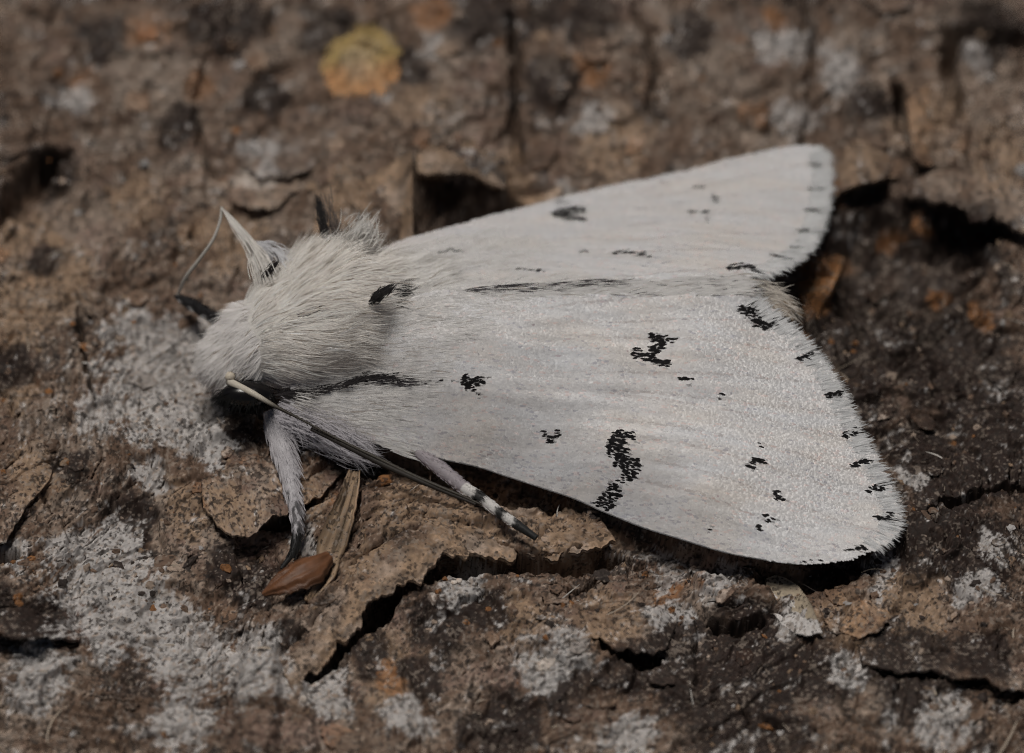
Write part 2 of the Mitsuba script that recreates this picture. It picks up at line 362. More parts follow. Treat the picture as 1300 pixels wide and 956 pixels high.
slab('bark__flake_001', [(352, 842, -.12), (408, 770, -.05), (450, 712, -.05), (505, 680, -.05), (560, 650, -.05), (640, 655, -.05), (700, 664, -.05), (764, 664, -.1)], [(374, 884, -.15), (438, 812, .05), (476, 762, .12), (524, 736, .12), (568, 708, .16), (640, 712, .06), (700, 708, .1), (782, 690, -.05)], .34, 5, n=300, m=44, ragged=.42, curl=-.45, fine=1.9,
     plain=ledge_col, label='long tan bark ledge in front of the moth')
slab('bark__flake_002', [(395, 305, 0), (440, 330, 0), (500, 330, 0), (524, 325, .1)], [(405, 262, .5), (450, 235, .9), (500, 205, 1.6), (523, 190, 2.2)], .35, 7, ragged=.10, curl=-.3, plain=rim_col, label='upright bark flake behind the moth')
slab('bark__flake_003', [(528, 195, .1), (590, 178, .2), (660, 188, .2), (715, 240, .1)], [(530, 222, .3), (590, 222, .5), (645, 244, .5), (700, 285, .2)], .40, 11, ragged=.12, curl=-.3, plain=rim_col, label='arched bark rim over a dark hollow')
slab('bark__flake_004', [(985, 215, .0), (1050, 195, .0), (1100, 185, .0), (1150, 190, .0)], [(1020, 258, .1), (1065, 248, .3), (1115, 228, .5), (1142, 214, .4)], .35, 13, ragged=.15, curl=-.15)
slab('bark__flake_005', [(1160, 225, .0), (1210, 215, .1), (1260, 220, .1), (1330, 250, .1)], [(1150, 250, .1), (1205, 262, .5), (1250, 278, .5), (1330, 300, .3)], .35, 17, ragged=.3, curl=-.2)
slab('bark__flake_006', [(1150, 130, .1), (1175, 110, .2), (1205, 130, .2), (1225, 170, .1)], [(1160, 200, .5), (1180, 212, .7), (1200, 208, .7), (1228, 190, .4)], .30, 19, ragged=.2, curl=-.2, tint=(1.2, 1.1, 1))
slab('bark__flake_007', [(972, 736, .3), (988, 732, .35), (1012, 744, .4), (1030, 768, .35)], [(974, 768, .0), (988, 790, .05), (1014, 806, .05), (1044, 804, .05)], .14, 23, n=70, m=30, ragged=.15, fine=.35,
     plain=lambda x, y, t: np.where((t + .15 * fb(x / .5, y / .5, 3, 5))[:, None] > .55, WHITE * 1.25, np.array([.42, .35, .26])) * (1 + .25 * fb(x / .15, y / .15, 2, 8))[:, None], label='cream and white bark chip below the wing tip')
slab('bark__flake_008', [(878, 722, .0), (910, 716, .0), (950, 722, .0), (968, 735, .0)], [(885, 770, .2), (905, 786, .35), (940, 784, .35), (968, 772, .2)], .2, 29, n=70, m=30, ragged=.25)
slab('bark__flake_009', [(735, 775, .0), (780, 765, .0), (830, 770, .0), (860, 790, .0)], [(748, 808, .2), (780, 822, .35), (815, 830, .35), (845, 826, .2)], .2, 31, n=70, m=30, ragged=.3)
slab('bark__flake_010', [(1090, 820, .0), (1150, 812, .0), (1230, 820, .0), (1310, 840, .0)], [(1095, 846, .2), (1150, 856, .35), (1220, 860, .35), (1310, 880, .2)], .25, 37, ragged=.3)
slab('bark__flake_011', [(-40, 780, .0), (20, 772, .0), (70, 778, .0), (105, 795, .0)], [(-40, 806, .2), (20, 808, .35), (65, 812, .3), (100, 816, .15)], .25, 41, n=90, ragged=.3)
slab('bark__flake_012', [(-30, 640, .0), (10, 610, .0), (40, 590, .0), (70, 590, .0)], [(-30, 715, .2), (5, 690, .3), (25, 655, .3), (62, 612, .2)], .2, 43, n=90, ragged=.2)
slab('bark__flake_013', [(1060, 715, .0), (1085, 745, .0), (1080, 775, .0), (1060, 800, .0)], [(1110, 740, .2), (1135, 775, .3), (1120, 795, .3), (1090, 812, .2)], .16, 47, n=70, ragged=.25, tint=(1.2, 1.1, 1))

slab('bark__splinter', [(1072, 330, .2), (1060, 362, .2), (1040, 400, .2), (1034, 450, .1)], [(1012, 326, .35), (1012, 366, .4), (1006, 405, .4), (1002, 452, .2)], .4, 53, n=110, m=34, ragged=.35, curl=-.5, fine=2.2,
     plain=lambda x, y, t: (RUST * .9 * (1 - ss(-.1, .4, fb(x / .5, y / .5, 3, 71)))[:, None] + np.array([.36, .25, .16]) * ss(-.1, .4, fb(x / .5, y / .5, 3, 71))[:, None]) * (1 + .5 * fb(x / .15, y / .15, 2, 73))[:, None], label='rusty orange splinter in the notch between the wings')
# the dried bud scale with its curled strip, lying loose on the bark
def strip(key, px, widths, thick, roll, col, seed, mat, **kw):
    """A thin curled strip along the survey points (px, py, z above ground zero)."""
    p = np.array(px, float)
    c = curve(at(p[:, 0], p[:, 1], p[:, 2]), 90)
    w = np.interp(np.linspace(0, 1, 90), np.linspace(0, 1, len(widths)), widths)
    tan = unit(np.gradient(c, axis=0))
    side = unit(np.cross(tan, [0, 0, 1]))
    nor = np.cross(side, tan)
    u = np.linspace(-1, 1, 22)
    s = np.linspace(0, 1, 90)
    wob = 1 + .25 * fb(s * 8, s * 0, 3, seed)
    a = u[None] * roll
    rad = (w * wob)[:, None] / roll
    v = c[:, None] + side[:, None] * (np.sin(a) * rad)[..., None] + nor[:, None] * ((1 - np.cos(a)) * rad)[..., None]
    v = v.reshape(-1, 3)
    groove = .13 * fb(np.tile(u * 3.0, 90), np.repeat(s * 1.5, 22), 3, seed + 1)
    nn = np.repeat(nor, 22, 0)
    top, bot = v + nn * groove[:, None], v + nn * groove[:, None] - nn * thick
    N = len(v)
    idx = np.arange(N).reshape(90, 22)
    loop = np.r_[idx[:, 0], idx[-1, 1:], idx[::-1, -1][1:], idx[0, ::-1][1:-1]]
    nx = np.roll(loop, -1)
    f1 = grid_faces(90, 22)
    f = np.vstack([f1[:, ::-1], f1 + N, np.vstack([np.stack([loop, nx + N, nx], 1), np.stack([loop, loop + N, nx + N], 1)])])
    cc = col(np.tile(u, 90), np.repeat(s, 22))
    emit(key, np.vstack([top, bot]), f, mat, np.vstack([cc, cc * .7]), True, **kw)

def strip_col(u, s):
    k = fb(u * 2.4, s * 2.0, 3, 7)
    return np.array([.25, .175, .115])[None] * (1 + 1.3 * k + .8 * fb(u * 5, s * 3, 2, 9))[:, None].clip(.15, 1.8)
def scale_col(u, s):
    k = fb(u * 3, s * 5, 3, 17)
    e = ss(.55, 1.0, np.abs(u) + .25 * k)
    return (np.array([.145, .062, .028])[None] * (1 + .5 * k)[:, None]) * (1 - .55 * e)[:, None]
strip('bark_strip', [(450, 598, 1.15), (443, 630, 1.15), (432, 665, 1.1), (420, 700, 1.0), (410, 732, .95), (392, 764, .8)], [.20, .34, .46, .50, .42, .16], .12, .9, strip_col, 3, 'bark_mat', label='curled tan bark strip behind the brown papery scale', category='bark strip')
strip('bud_scale', [(333, 754, 1.0), (352, 740, 1.3), (375, 726, 1.5), (398, 714, 1.5), (418, 703, 1.35)], [.10, .46, .66, .60, .26], .06, -1.0, scale_col, 5, 'papery_mat', label='brown papery bud scale lying below the moth\'s front leg', category='bud scale')

# the round yellow-orange lichen out of focus behind the moth
def lichen():
    c = at(460, 88, 0)
    r, th = np.meshgrid(np.linspace(0, 1, 40), np.linspace(0, 2 * math.pi, 96, endpoint=False), indexing='ij')
    R = 1.45 * (1 + .16 * fb(np.cos(th) * 1.6, np.sin(th) * 1.6, 3, 3))
    x, y = c[0] + r * R * np.cos(th) * .95, c[1] + r * R * np.sin(th) * 1.25
    z = height(x.ravel(), y.ravel(), False).reshape(x.shape) + .20 * (1 - r**3) - .04 + .06 * fb(x / .3, y / .3, 3, 8)
    k = fb(x / .7, y / .7, 3, 4).ravel()[:, None]
    low = ss(.15, -.5, ((y - c[1]) / 1.2 + .3 * fb(x / .8, y / .8, 2, 5)).ravel())[:, None]
    col = np.array([.42, .30, .12]) * (1 - low) + np.array([.52, .28, .13]) * low
    ctr = ss(.65, .2, r.ravel() + .3 * k[:, 0])[:, None]
    col = col * (1 - .6 * ctr) + np.array([.50, .40, .27]) * .6 * ctr
    emit('lichen', np.stack([x, y, z], -1).reshape(-1, 3), grid_faces(40, 96, wrap=True), 'bark_mat', np.clip(col * (1 + .25 * k), .02, .7), True, label='round yellow and orange lichen cushion on the bark behind the moth', category='lichen')
lichen()

# ------------------------------------------------------------------ moth: hair and scale builders
rng = np.random.default_rng(7)
def hairs(root, d0, d1, length, radius, col, seg=4, nor=None, tipcol=None):
    """Tapering curved hairs, flat like combed scale hairs: start direction d0, end direction d1, broad side towards nor."""
    n = len(root)
    t = np.linspace(0, 1, seg + 1)
    L = np.broadcast_to(np.asarray(length, float), n)[:, None, None]
    R = np.broadcast_to(np.asarray(radius, float), n)[:, None]
    d0, d1 = unit(d0), unit(d1)
    c = root[:, None] + L * (d0[:, None] * (t - t**2 / 2)[None, :, None] + d1[:, None] * (t**2 / 2)[None, :, None])
    tan = unit(d0[:, None] * (1 - t)[None, :, None] + d1[:, None] * t[None, :, None])
    face = (np.array([[0, -.35, .94]]) if nor is None else nor) + rng.normal(0, .28, (n, 3))
    a = unit(np.cross(tan, face[:, None]))
    rr = (R * np.r_[np.linspace(.95, 1, seg // 2), np.linspace(1, .6, seg - seg // 2), .1][None])[..., None]
    v = np.stack([c - a * rr, c + a * rr], 2)
    k = np.arange(seg) * 2
    f1 = np.vstack([np.stack([k, k + 1, k + 3], 1), np.stack([k, k + 3, k + 2], 1)])
    f = (f1[None] + (np.arange(n) * (seg + 1) * 2)[:, None, None]).reshape(-1, 3)
    cc = np.repeat(col[:, None], (seg + 1) * 2, 1)
    if tipcol is not None:
        w = np.repeat(t, 2)[None, :, None]
        cc = cc * (1 - w) + tipcol[:, None] * w
    return v.reshape(-1, 3), f, cc.reshape(-1, 3)

def join(*sets):
    off, V, F, C = 0, [], [], []
    for v, f, c in sets:
        V.append(v); F.append(f + off); C.append(c); off += len(v)
    return np.vstack(V), np.vstack(F), np.vstack(C)

def scales(root, d, nor, length, width, col):
    """Overlapping wing scales: narrow root, broad rounded end, each a small bent plate."""
    n = len(root)
    d = unit(d - nor * (d * nor).sum(1, keepdims=True))
    s = np.cross(nor, d)
    prof = [(0, .35, .0), (.45, 1.0, .10), (1.0, .62, .02)]
    v = []
    L, W = length[:, None], width[:, None]
    for t, w, z in prof:
        for sg in (-1, 1):
            v.append(root + d * L * t + s * W * w * sg * .5 + nor * L * z)
    v = np.stack(v, 1).reshape(-1, 3)
    f1 = np.array([[0, 1, 3], [0, 3, 2], [2, 3, 5], [2, 5, 4]])
    f = (f1[None] + (np.arange(n) * 6)[:, None, None]).reshape(-1, 3)
    return v, f, np.repeat(col, 6, 0)

# ------------------------------------------------------------------ moth: wings
class Wing:
    def __init__(self, outline, inner, veins_from, veins_to, seed):
        o = np.array(outline, float)
        self.out3 = curve(np.vstack([at(o[:, 0], o[:, 1], o[:, 2]), at(o[:1, 0], o[:1, 1], o[:1, 2])]), 400)[:-1]
        i = np.array(inner, float)
        p = np.vstack([at(o[:, 0], o[:, 1], o[:, 2]), at(i[:, 0], i[:, 1], i[:, 2])])
        self.rbf = RBFInterpolator(p[:, :2], p[:, 2], kernel='thin_plate_spline', smoothing=.02)
        self.poly = self.out3[:, :2]
        b = np.array(veins_from, float)
        self.base = at(b[:, 0], b[:, 1], b[:, 2])[:, :2]
        t = np.array(veins_to, float)
        self.ends = np.array([self.on(a, c)[:2] for a, c in t])
        st = np.array([self.base[min(len(self.base) - 1, int(k * len(self.base) / len(t)))] for k in range(len(t))])
        self.veins = [curve(np.vstack([s, s * .45 + e * .55 + np.array([0, (.15 if k < len(t) / 2 else -.15)]), e]), 24) for k, (s, e) in enumerate(zip(st, self.ends))]
        self.seed = seed
    def z0(self, xy):
        return self.rbf(xy)
    def on(self, px, py):
        z = 2.5
        for _ in range(12):
            q = at(px, py, z)
            z = float(self.rbf(q[None, :2])[0])
        return at(px, py, z)
    def z(self, xy):
        z = self.rbf(xy)
        for k, v in enumerate(self.veins):
            q, s = segdist(xy[:, 0], xy[:, 1], v)
            z = z + .018 * ss(.26, .0, q) * ss(.0, .3, s)
        return z + .08 * fb(xy[:, 0] / 3.4, xy[:, 1] / 1.9, 2, self.seed) + .012 * fb(xy[:, 0] / 1.0, xy[:, 1] / .6, 2, self.seed + 4)
    def frame(self, xy):
        e = .04
        zx = (self.z(xy + [e, 0]) - self.z(xy - [e, 0])) / (2 * e)
        zy = (self.z(xy + [0, e]) - self.z(xy - [0, e])) / (2 * e)
        n = unit(np.stack([-zx, -zy, np.ones(len(xy))], 1))
        num, den = np.zeros((len(xy), 2)), np.zeros((len(xy), 1))
        for v in self.veins:
            q, s = segdist(xy[:, 0], xy[:, 1], v)
            i = np.clip((s * 22).astype(int), 0, 22)
            t = unit(v[i + 1] - v[i])
            w = (1 / (q + .15)**2)[:, None]
            num += t * w
            den += w
        t = unit(num / den)
        d = np.stack([t[:, 0], t[:, 1], t[:, 0] * zx + t[:, 1] * zy], 1)
        return unit(d), n
    def sample(self, n):
        lo, hi = self.poly.min(0), self.poly.max(0)
        p = rng.uniform(lo, hi, (int(n * 2.6), 2))
        p = p[inside(p[:, 0], p[:, 1], self.poly)]
        return p[:n]

NEAR = Wing([(368, 512, 2.2), (398, 528, 1.9), (440, 548, 1.6), (480, 560, 1.45), (560, 581, 1.2), (640, 602, 1.05), (700, 623, .95), (760, 646, .9), (830, 673, .85), (900, 695, .85), (960, 708, .9), (1010, 714, .9), (1060, 712, .95), (1100, 699, 1.0), (1128, 682, 1.05),
             (1137, 662, 1.1), (1131, 632, 1.3), (1112, 592, 1.6), (1088, 548, 2.0), (1068, 505, 2.4), (1042, 462, 2.8), (1010, 424, 3.2), (978, 396, 3.5), (950, 372, 3.9), (932, 355, 4.1),
             (880, 349, 4.25), (830, 349, 4.3), (760, 360, 4.3), (680, 365, 4.3), (590, 365, 4.35), (530, 375, 4.3), (470, 400, 4.0), (400, 450, 3.2), (372, 480, 2.7)],
            [(560, 480, 3.1), (680, 490, 3.0), (800, 500, 2.95), (900, 520, 2.7), (1000, 560, 2.2), (620, 540, 2.2), (760, 590, 1.9), (880, 630, 1.75), (1000, 650, 1.5), (600, 420, 3.9), (760, 420, 3.8), (900, 430, 3.6), (1060, 640, 1.35)],
            [(470, 540, 1.7), (450, 500, 2.4), (470, 440, 3.4)],
            [(1060, 708), (1120, 690), (1136, 655), (1125, 620), (1105, 580), (1085, 545), (1065, 503), (1040, 462), (1005, 425), (945, 375)], 3)
FAR = Wing([(470, 322, 3.0), (520, 303, 2.5), (600, 281, 1.9), (690, 258, 1.4), (760, 241, 1.1), (850, 222, 1.1), (930, 203, 1.15), (985, 191, 1.2), (1022, 188, 1.25), (1036, 191, 1.25), (1045, 202, 1.25),
            (1048, 225, 1.35), (1044, 262, 1.7), (1034, 296, 2.1), (1016, 322, 2.8), (986, 343, 3.5), (950, 353, 3.75), (930, 362, 3.75),
            (880, 362, 3.85), (820, 364, 3.9), (760, 368, 3.95), (680, 372, 4.0), (590, 374, 4.15), (530, 378, 4.2), (480, 350, 3.9)],
           [(620, 330, 3.3), (740, 300, 2.9), (860, 275, 2.4), (950, 260, 2.0), (900, 310, 3.2), (760, 335, 3.6), (980, 300, 2.5), (850, 245, 1.6)],
           [(500, 325, 3.0), (520, 340, 3.5), (540, 370, 4.1)],
           [(1020, 190), (1046, 215), (1047, 245), (1040, 275), (1028, 305), (1008, 328), (975, 346), (935, 358)], 13)

# dark marks: strokes in survey pixels (points, half width in pixels, share of dark scales)
NEAR_MARKS = [([(588, 486), (600, 490), (606, 484)], 6, .9), ([(600, 490), (600, 500)], 4, .8),
              ([(826, 428), (838, 437), (828, 446), (820, 455)], 5, .85), ([(846, 434), (852, 432)], 3, .8), ([(803, 451), (816, 456), (830, 461), (843, 463)], 4, .85),
              ([(783, 558), (778, 570), (783, 582), (794, 591), (799, 596)], 9, 1.0), ([(784, 558), (800, 556)], 4, .7), ([(795, 604), (782, 612)], 5, .16), ([(776, 621), (768, 628), (761, 636)], 9, .95), ([(752, 634), (775, 620)], 5, .6),
              ([(686, 552), (690, 552)], 2.5, .7), ([(696, 559), (700, 556)], 4, .85), ([(564, 578), (574, 580), (585, 577)], 6, .8), ([(578, 574), (586, 574)], 3, .8),
              ([(966, 586), (956, 586), (950, 592), (954, 597)], 2.6, .9), ([(984, 625), (986, 631), (991, 636)], 2.4, .7), ([(970, 658), (976, 662)], 3.2, .85), ([(958, 670), (964, 673)], 2, .8), ([(892, 672), (897, 674)], 2, .6),
              ([(940, 396), (956, 400)], 5, .92), ([(952, 407), (964, 412), (978, 414)], 5.5, .92),
              ([(856, 487), (862, 484)], 2, .7), ([(868, 484), (874, 486)], 2, .6), ([(958, 561), (962, 566)], 2.6, .6), ([(912, 504), (916, 503)], 2.5, .5),
              ([(1074, 698), (1094, 696)], 2, .6), ([(1010, 456), (1026, 452)], 3.2, .92), ([(1049, 505), (1064, 503)], 3.4, .92), ([(1070, 551), (1084, 549)], 3, .9), ([(1082, 591), (1098, 588)], 3, .9), ([(1100, 624), (1116, 620)], 2.6, .9), ([(1112, 658), (1128, 656)], 2.6, .9),
              ([(448, 484), (470, 482), (500, 483), (512, 486)], 4, .8), ([(512, 486), (550, 489), (588, 488)], 1.2, .35), ([(1006, 716), (1040, 714)], 2, .2)]
FAR_MARKS = [([(710, 274), (718, 271), (728, 271)], 13, 1.0), ([(716, 280), (736, 282)], 6, 1.0), ([(704, 260), (716, 259)], 3, .7), ([(558, 324), (570, 320), (582, 322)], 4, .85), ([(778, 322), (795, 322), (812, 325), (820, 329)], 3.2, .75),
             ([(874, 271), (890, 272)], 3.2, .7), ([(892, 279), (896, 284)], 2, .5), ([(904, 253), (906, 258)], 4, .55), ([(880, 239), (886, 240)], 3, .5), ([(838, 233), (846, 235)], 3, .3),
             ([(932, 339), (950, 341)], 4, .9), ([(924, 342), (936, 343)], 3, .7), ([(1026, 242), (1042, 240)], 3, .9), ([(1020, 268), (1036, 267)], 3.4, .9), ([(1012, 294), (1028, 295)], 3, .8), ([(1002, 315), (1016, 317)], 3, .9), ([(978, 325), (992, 331)], 3, .9),
             ([(1022, 212), (1036, 212)], 3, .5), ([(736, 320), (742, 321)], 2, .4), ([(652, 343), (700, 348), (680, 346)], 1.2, .3)]

def marks(wing, xy, strokes, soft=0.0):
    m = np.zeros(len(xy), bool)
    r = rng.random(len(xy))
    for pts, hw, p in strokes:
        q = np.array([wing.on(a, b)[:2] for a, b in pts])
        d, _ = segdist(xy[:, 0], xy[:, 1], q)
        edge = d + .12 * pn(xy[:, 0] / .30, xy[:, 1] / .09, 77) + .05 * pn(xy[:, 0] / .3, xy[:, 1] / .3, 78) + .01 + soft
        m |= (edge < hw * 1.0 * .0247) & (r < .82 * p)
    return m

def build_wing(key, wing, n_scales, strokes, hair_zone, fringe, dorsal, costal_grey, label):
    # membrane: a thin closed sheet
    lo, hi = wing.poly.min(0), wing.poly.max(0)
    step = .16
    q = np.stack(np.meshgrid(np.arange(lo[0], hi[0], step), np.arange(lo[1], hi[1], step), indexing='ij'), -1).reshape(-1, 2)
    q = q[inside(q[:, 0], q[:, 1], wing.poly)]
    d, _ = segdist(q[:, 0], q[:, 1], np.vstack([wing.poly, wing.poly[:1]]))
    pts = np.vstack([wing.poly, q[d > .07]])
    from scipy.spatial import Delaunay
    tri = Delaunay(pts).simplices
    ce = pts[tri].mean(1)
    tri = tri[inside(ce[:, 0], ce[:, 1], wing.poly)]
    a, b, c = (pts[tri[:, k]] for k in range(3))
    cr = (b[:, 0] - a[:, 0]) * (c[:, 1] - a[:, 1]) - (b[:, 1] - a[:, 1]) * (c[:, 0] - a[:, 0])
    tri[cr < 0] = tri[cr < 0][:, ::-1]
    tri = tri[np.abs(cr) > 1e-6]
    z = wing.z(pts)
    n = len(pts)
    top, bot = np.c_[pts, z - .02], np.c_[pts, z - .08]
    k = np.arange(400)
    rim = np.vstack([np.stack([k, k + n, (k + 1) % 400 + n], 1), np.stack([k, (k + 1) % 400 + n, (k + 1) % 400], 1)])
    col = np.repeat(np.array([[.62, .61, .61]]), n, 0)
    emit(key, np.vstack([top, bot]), np.vstack([tri, tri[:, ::-1] + n, rim]), 'skin_mat', np.vstack([col, col * .4]), True, label=label)
    # scales
    xy = wing.sample(n_scales)
    dirs, nor = wing.frame(xy)
    m = len(xy)
    zt = wing.z(xy) + rng.uniform(0, .035, m)
    dirs = dirs + rng.normal(0, .10, (m, 3))
    nor = unit(nor + rng.normal(0, .05, (m, 3)))
    dark = marks(wing, xy, strokes)
    tone = 1 + .07 * fb(xy[:, 0] / 1.6, xy[:, 1] / .5, 3, 5) + .17 * fb(xy[:, 0] / 2.6, (xy[:, 1] + .14 * xy[:, 0]) / .20, 3, 6) + rng.normal(0, .035, m)
    col = np.array([.63, .618, .62])[None] * tone[:, None]
    warm = ss(-.1, .5, fb(xy[:, 0] / 2.5, xy[:, 1] / 1.2, 2, 9))[:, None]
    col = col * (1 + warm * np.array([.02, -.01, -.05]))
    hue = fb(xy[:, 0] / 3.0 + 5, (xy[:, 1] + .14 * xy[:, 0]) / .55, 3, 12)[:, None]
    col = col * (1 + hue * np.array([.03, -.01, -.05]))
    for v in wing.veins:                                             # the thinly scaled line between two veins
        d_, s_ = segdist(xy[:, 0], xy[:, 1], v + np.array([0, .35]))
        w = (ss(.07, .0, d_ + .03 * fb(xy[:, 0] / .5, xy[:, 1] / .2, 2, 3)) * ss(.35, .6, s_) * (rng.random(m) < .75))[:, None]
        col = col * (1 - w * np.array([.22, .25, .26]))
    grey = rng.random(m) < .035 + .10 * costal_grey(xy)
    col[grey] *= np.array([.76, .76, .80])
    fade = marks(wing, xy, strokes, -.05) & ~dark & (rng.random(m) < .5)
    col[fade] *= rng.uniform(.25, .8, (fade.sum(), 1))
    pinkish = rng.random(m) < .07
    col[pinkish] *= np.array([1.06, .95, .93])
    ln, wd = rng.uniform(.15, .24, m), rng.uniform(.055, .085, m)
    light = ~dark
    root = np.c_[xy, zt]
    emit(key + '__scales', *scales(root[light], dirs[light], nor[light], ln[light], wd[light], np.clip(col[light], 0, .82)), 'scale_mat', None) if False else None
    v, f, c = scales(root[light], dirs[light], nor[light], ln[light], wd[light], np.clip(col[light], 0, .82))
    emit(key + '__scales', v, f, 'scale_mat', c, False, kind='stuff')
    r2 = root[dark].copy()
    r2[:, 2] += .04
    dk = np.array([.007, .0065, .007])[None] * rng.uniform(.7, 2.2, (len(r2), 1))
    v, f, c = scales(r2, dirs[dark], nor[dark], ln[dark] * .72, wd[dark] * .85, dk)
    emit(key + '__dark_scales', v, f, 'dark_scale_mat', c, False, kind='stuff', label='clusters of black scales')
    # fringe along the outer margin
    e = fringe
    p = curve(np.array([wing.on(a, b) for a, b in e]), 500)
    idx = rng.integers(2, 498, 3200)
    j = rng.random(len(idx))[:, None]
    r = p[idx] * (1 - j) + p[idx + 1] * j
    t = unit(p[idx + 2] - p[idx - 2])
    dd, nn = wing.frame(r[:, :2])
    out = np.cross(t, nn)
    out *= np.sign((out * dd).sum(1, keepdims=True))
    back = rng.uniform(.2, .5, len(r))[:, None]
    r = r - out * back
    r[:, 2] = wing.z(r[:, :2]) + .02 + rng.uniform(0, .03, len(r))
    d0 = out * .8 + dd * .6 + rng.normal(0, .12, (len(r), 3)) + nn * .05
    clump = pn(idx / 6.0, 0, 3)[:, None] * .38
    d0 = d0 + t * clump
    fd = (marks(wing, r[:, :2] - out[:, :2] * .05, [s for s in strokes if s[1] < 6])) & (rng.random(len(r)) < .5)
    col = np.array([.74, .745, .75])[None] * rng.uniform(.8, 1.08, (len(r), 1))
    col[rng.random(len(r)) < .12] *= .55
    col[fd] = .015
    fr = hairs(r, d0, d0 + nn * -.15, rng.uniform(.30, .66, len(r)), rng.uniform(.012, .022, len(r)), np.clip(col, 0, .8))
    v, f, c = fr
    emit(key + '__fringe', v, f, 'hair_mat', c, True, kind='stuff')
    # woolly hair at the wing base and along the inner edge
    if hair_zone:
        out = []
        for poly, cnt, (l0, l1), lift, dark_share in hair_zone:
            pp = np.array([wing.on(a, b)[:2] for a, b in poly])
            lo, hi = pp.min(0), pp.max(0)
            h = rng.uniform(lo, hi, (cnt * 3, 2))
            h = h[inside(h[:, 0], h[:, 1], pp)][:cnt]
            dd, nn = wing.frame(h)
            r = np.c_[h, wing.z(h)]
            cl = np.stack([fb(h[:, 0] / .6, h[:, 1] / .6, 2, s) for s in (3, 6, 9)], 1) * np.array([.35, .35, .12])
            d0 = dd + nn * lift + cl + rng.normal(0, .10, (len(h), 3))
            d1 = dd - nn * lift * .6 + cl * .6 + rng.normal(0, .10, (len(h), 3))
            col = np.array([.70, .685, .67])[None] * (rng.normal(1, .05, (len(h), 1)) + .10 * fb(h[:, :1] / .5, h[:, 1:] / .25, 2, 8))
            dk = rng.random(len(h)) < dark_share
            col[dk] = np.array([.035, .032, .034]) * rng.uniform(.6, 3, (dk.sum(), 1))
            br = rng.random(len(h)) < .03
            col[br] *= np.array([.62, .56, .52])
            out.append(hairs(r, d0, d1, rng.uniform(l0, l1, len(h)), rng.uniform(.008, .014, len(h)), np.clip(col * 1.0, 0, .8), nor=nn))
        v, f, c = join(*out)
        emit(key + '__base_hair', v, f, 'hair_mat', c, True, kind='stuff')

near_costa = curve(NEAR.out3[:150], 60)[:, :2]
def near_grey(xy):
    d, s = segdist(xy[:, 0], xy[:, 1], near_costa)
    return ss(1.2, .0, d)
build_wing('moth__forewing', NEAR, 52000, NEAR_MARKS,
           [([(372, 512), (380, 475), (470, 400), (540, 374), (640, 367), (640, 392), (575, 440), (530, 520), (510, 562), (470, 556)], 7500, (.4, .9), .08, .0),
            ([(560, 366), (760, 360), (930, 352), (945, 374), (900, 378), (760, 376), (600, 376)], 2400, (.5, 1.0), .30, .03),
            ([(575, 368), (600, 364), (640, 363), (700, 361), (770, 357), (772, 362), (700, 369), (600, 371)], 1400, (.45, .9), .3, .75),
            ([(445, 490), (470, 478), (512, 478), (512, 489), (470, 492)], 260, (.5, 1.0), .3, .85)],
           [(1100, 699), (1128, 682), (1137, 660), (1131, 632), (1112, 592), (1088, 548), (1068, 505), (1042, 462), (1010, 424), (978, 396), (950, 373)], None, near_grey, 'broad white front wing nearest the camera with black marks')
build_wing('moth__forewing_001', FAR, 34000, FAR_MARKS,
           [([(480, 345), (500, 318), (600, 296), (680, 320), (640, 365), (540, 374)], 4200, (.6, 1.2), .10, .0), ([(560, 374), (640, 350), (780, 352), (900, 352), (930, 360), (700, 370)], 1800, (.4, .9), .2, .05)],
           [(1030, 190), (1044, 197), (1048, 225), (1044, 262), (1034, 296), (1016, 322), (986, 343), (952, 353)], None, lambda xy: np.zeros(len(xy)), 'foreshortened white far front wing behind the body ridge')

# ------------------------------------------------------------------ moth: body
import manifold3d as m3
def ball(c, r):
    return m3.Manifold.sphere(float(r), 40).translate([float(k) for k in c])
def chain(pts, radii):
    out = m3.Manifold()
    for k in range(len(pts) - 1):
        out = out + m3.Manifold.batch_hull([ball(pts[k], radii[k]), ball(pts[k + 1], radii[k + 1])])
    return out
def BP(px, py, z):
    return at(px, py, z)
spine = [BP(300, 452, 2.6), BP(352, 428, 2.9), BP(418, 402, 3.0), BP(480, 396, 2.75), BP(600, 405, 2.1), BP(760, 395, 2.0), BP(900, 386, 2.0), BP(945, 380, 2.2)]
body = chain(spine, [.95, 1.55, 2.0, 1.6, 1.4, 1.25, .95, .45])
head = m3.Manifold.batch_hull([ball(BP(304, 446, 2.5), .92), ball(BP(290, 462, 2.3), .5), ball(BP(306, 430, 2.5), .7)])
bm = (body + head).refine_to_length(.3).to_mesh()
bt = trimesh.Trimesh(bm.vert_properties[:, :3], bm.tri_verts, process=True)
trimesh.smoothing.filter_taubin(bt, iterations=12)
emit('moth__body', bt.vertices, bt.faces, 'skin_mat', np.repeat([[.68, .65, .61]], len(bt.vertices), 0), True)

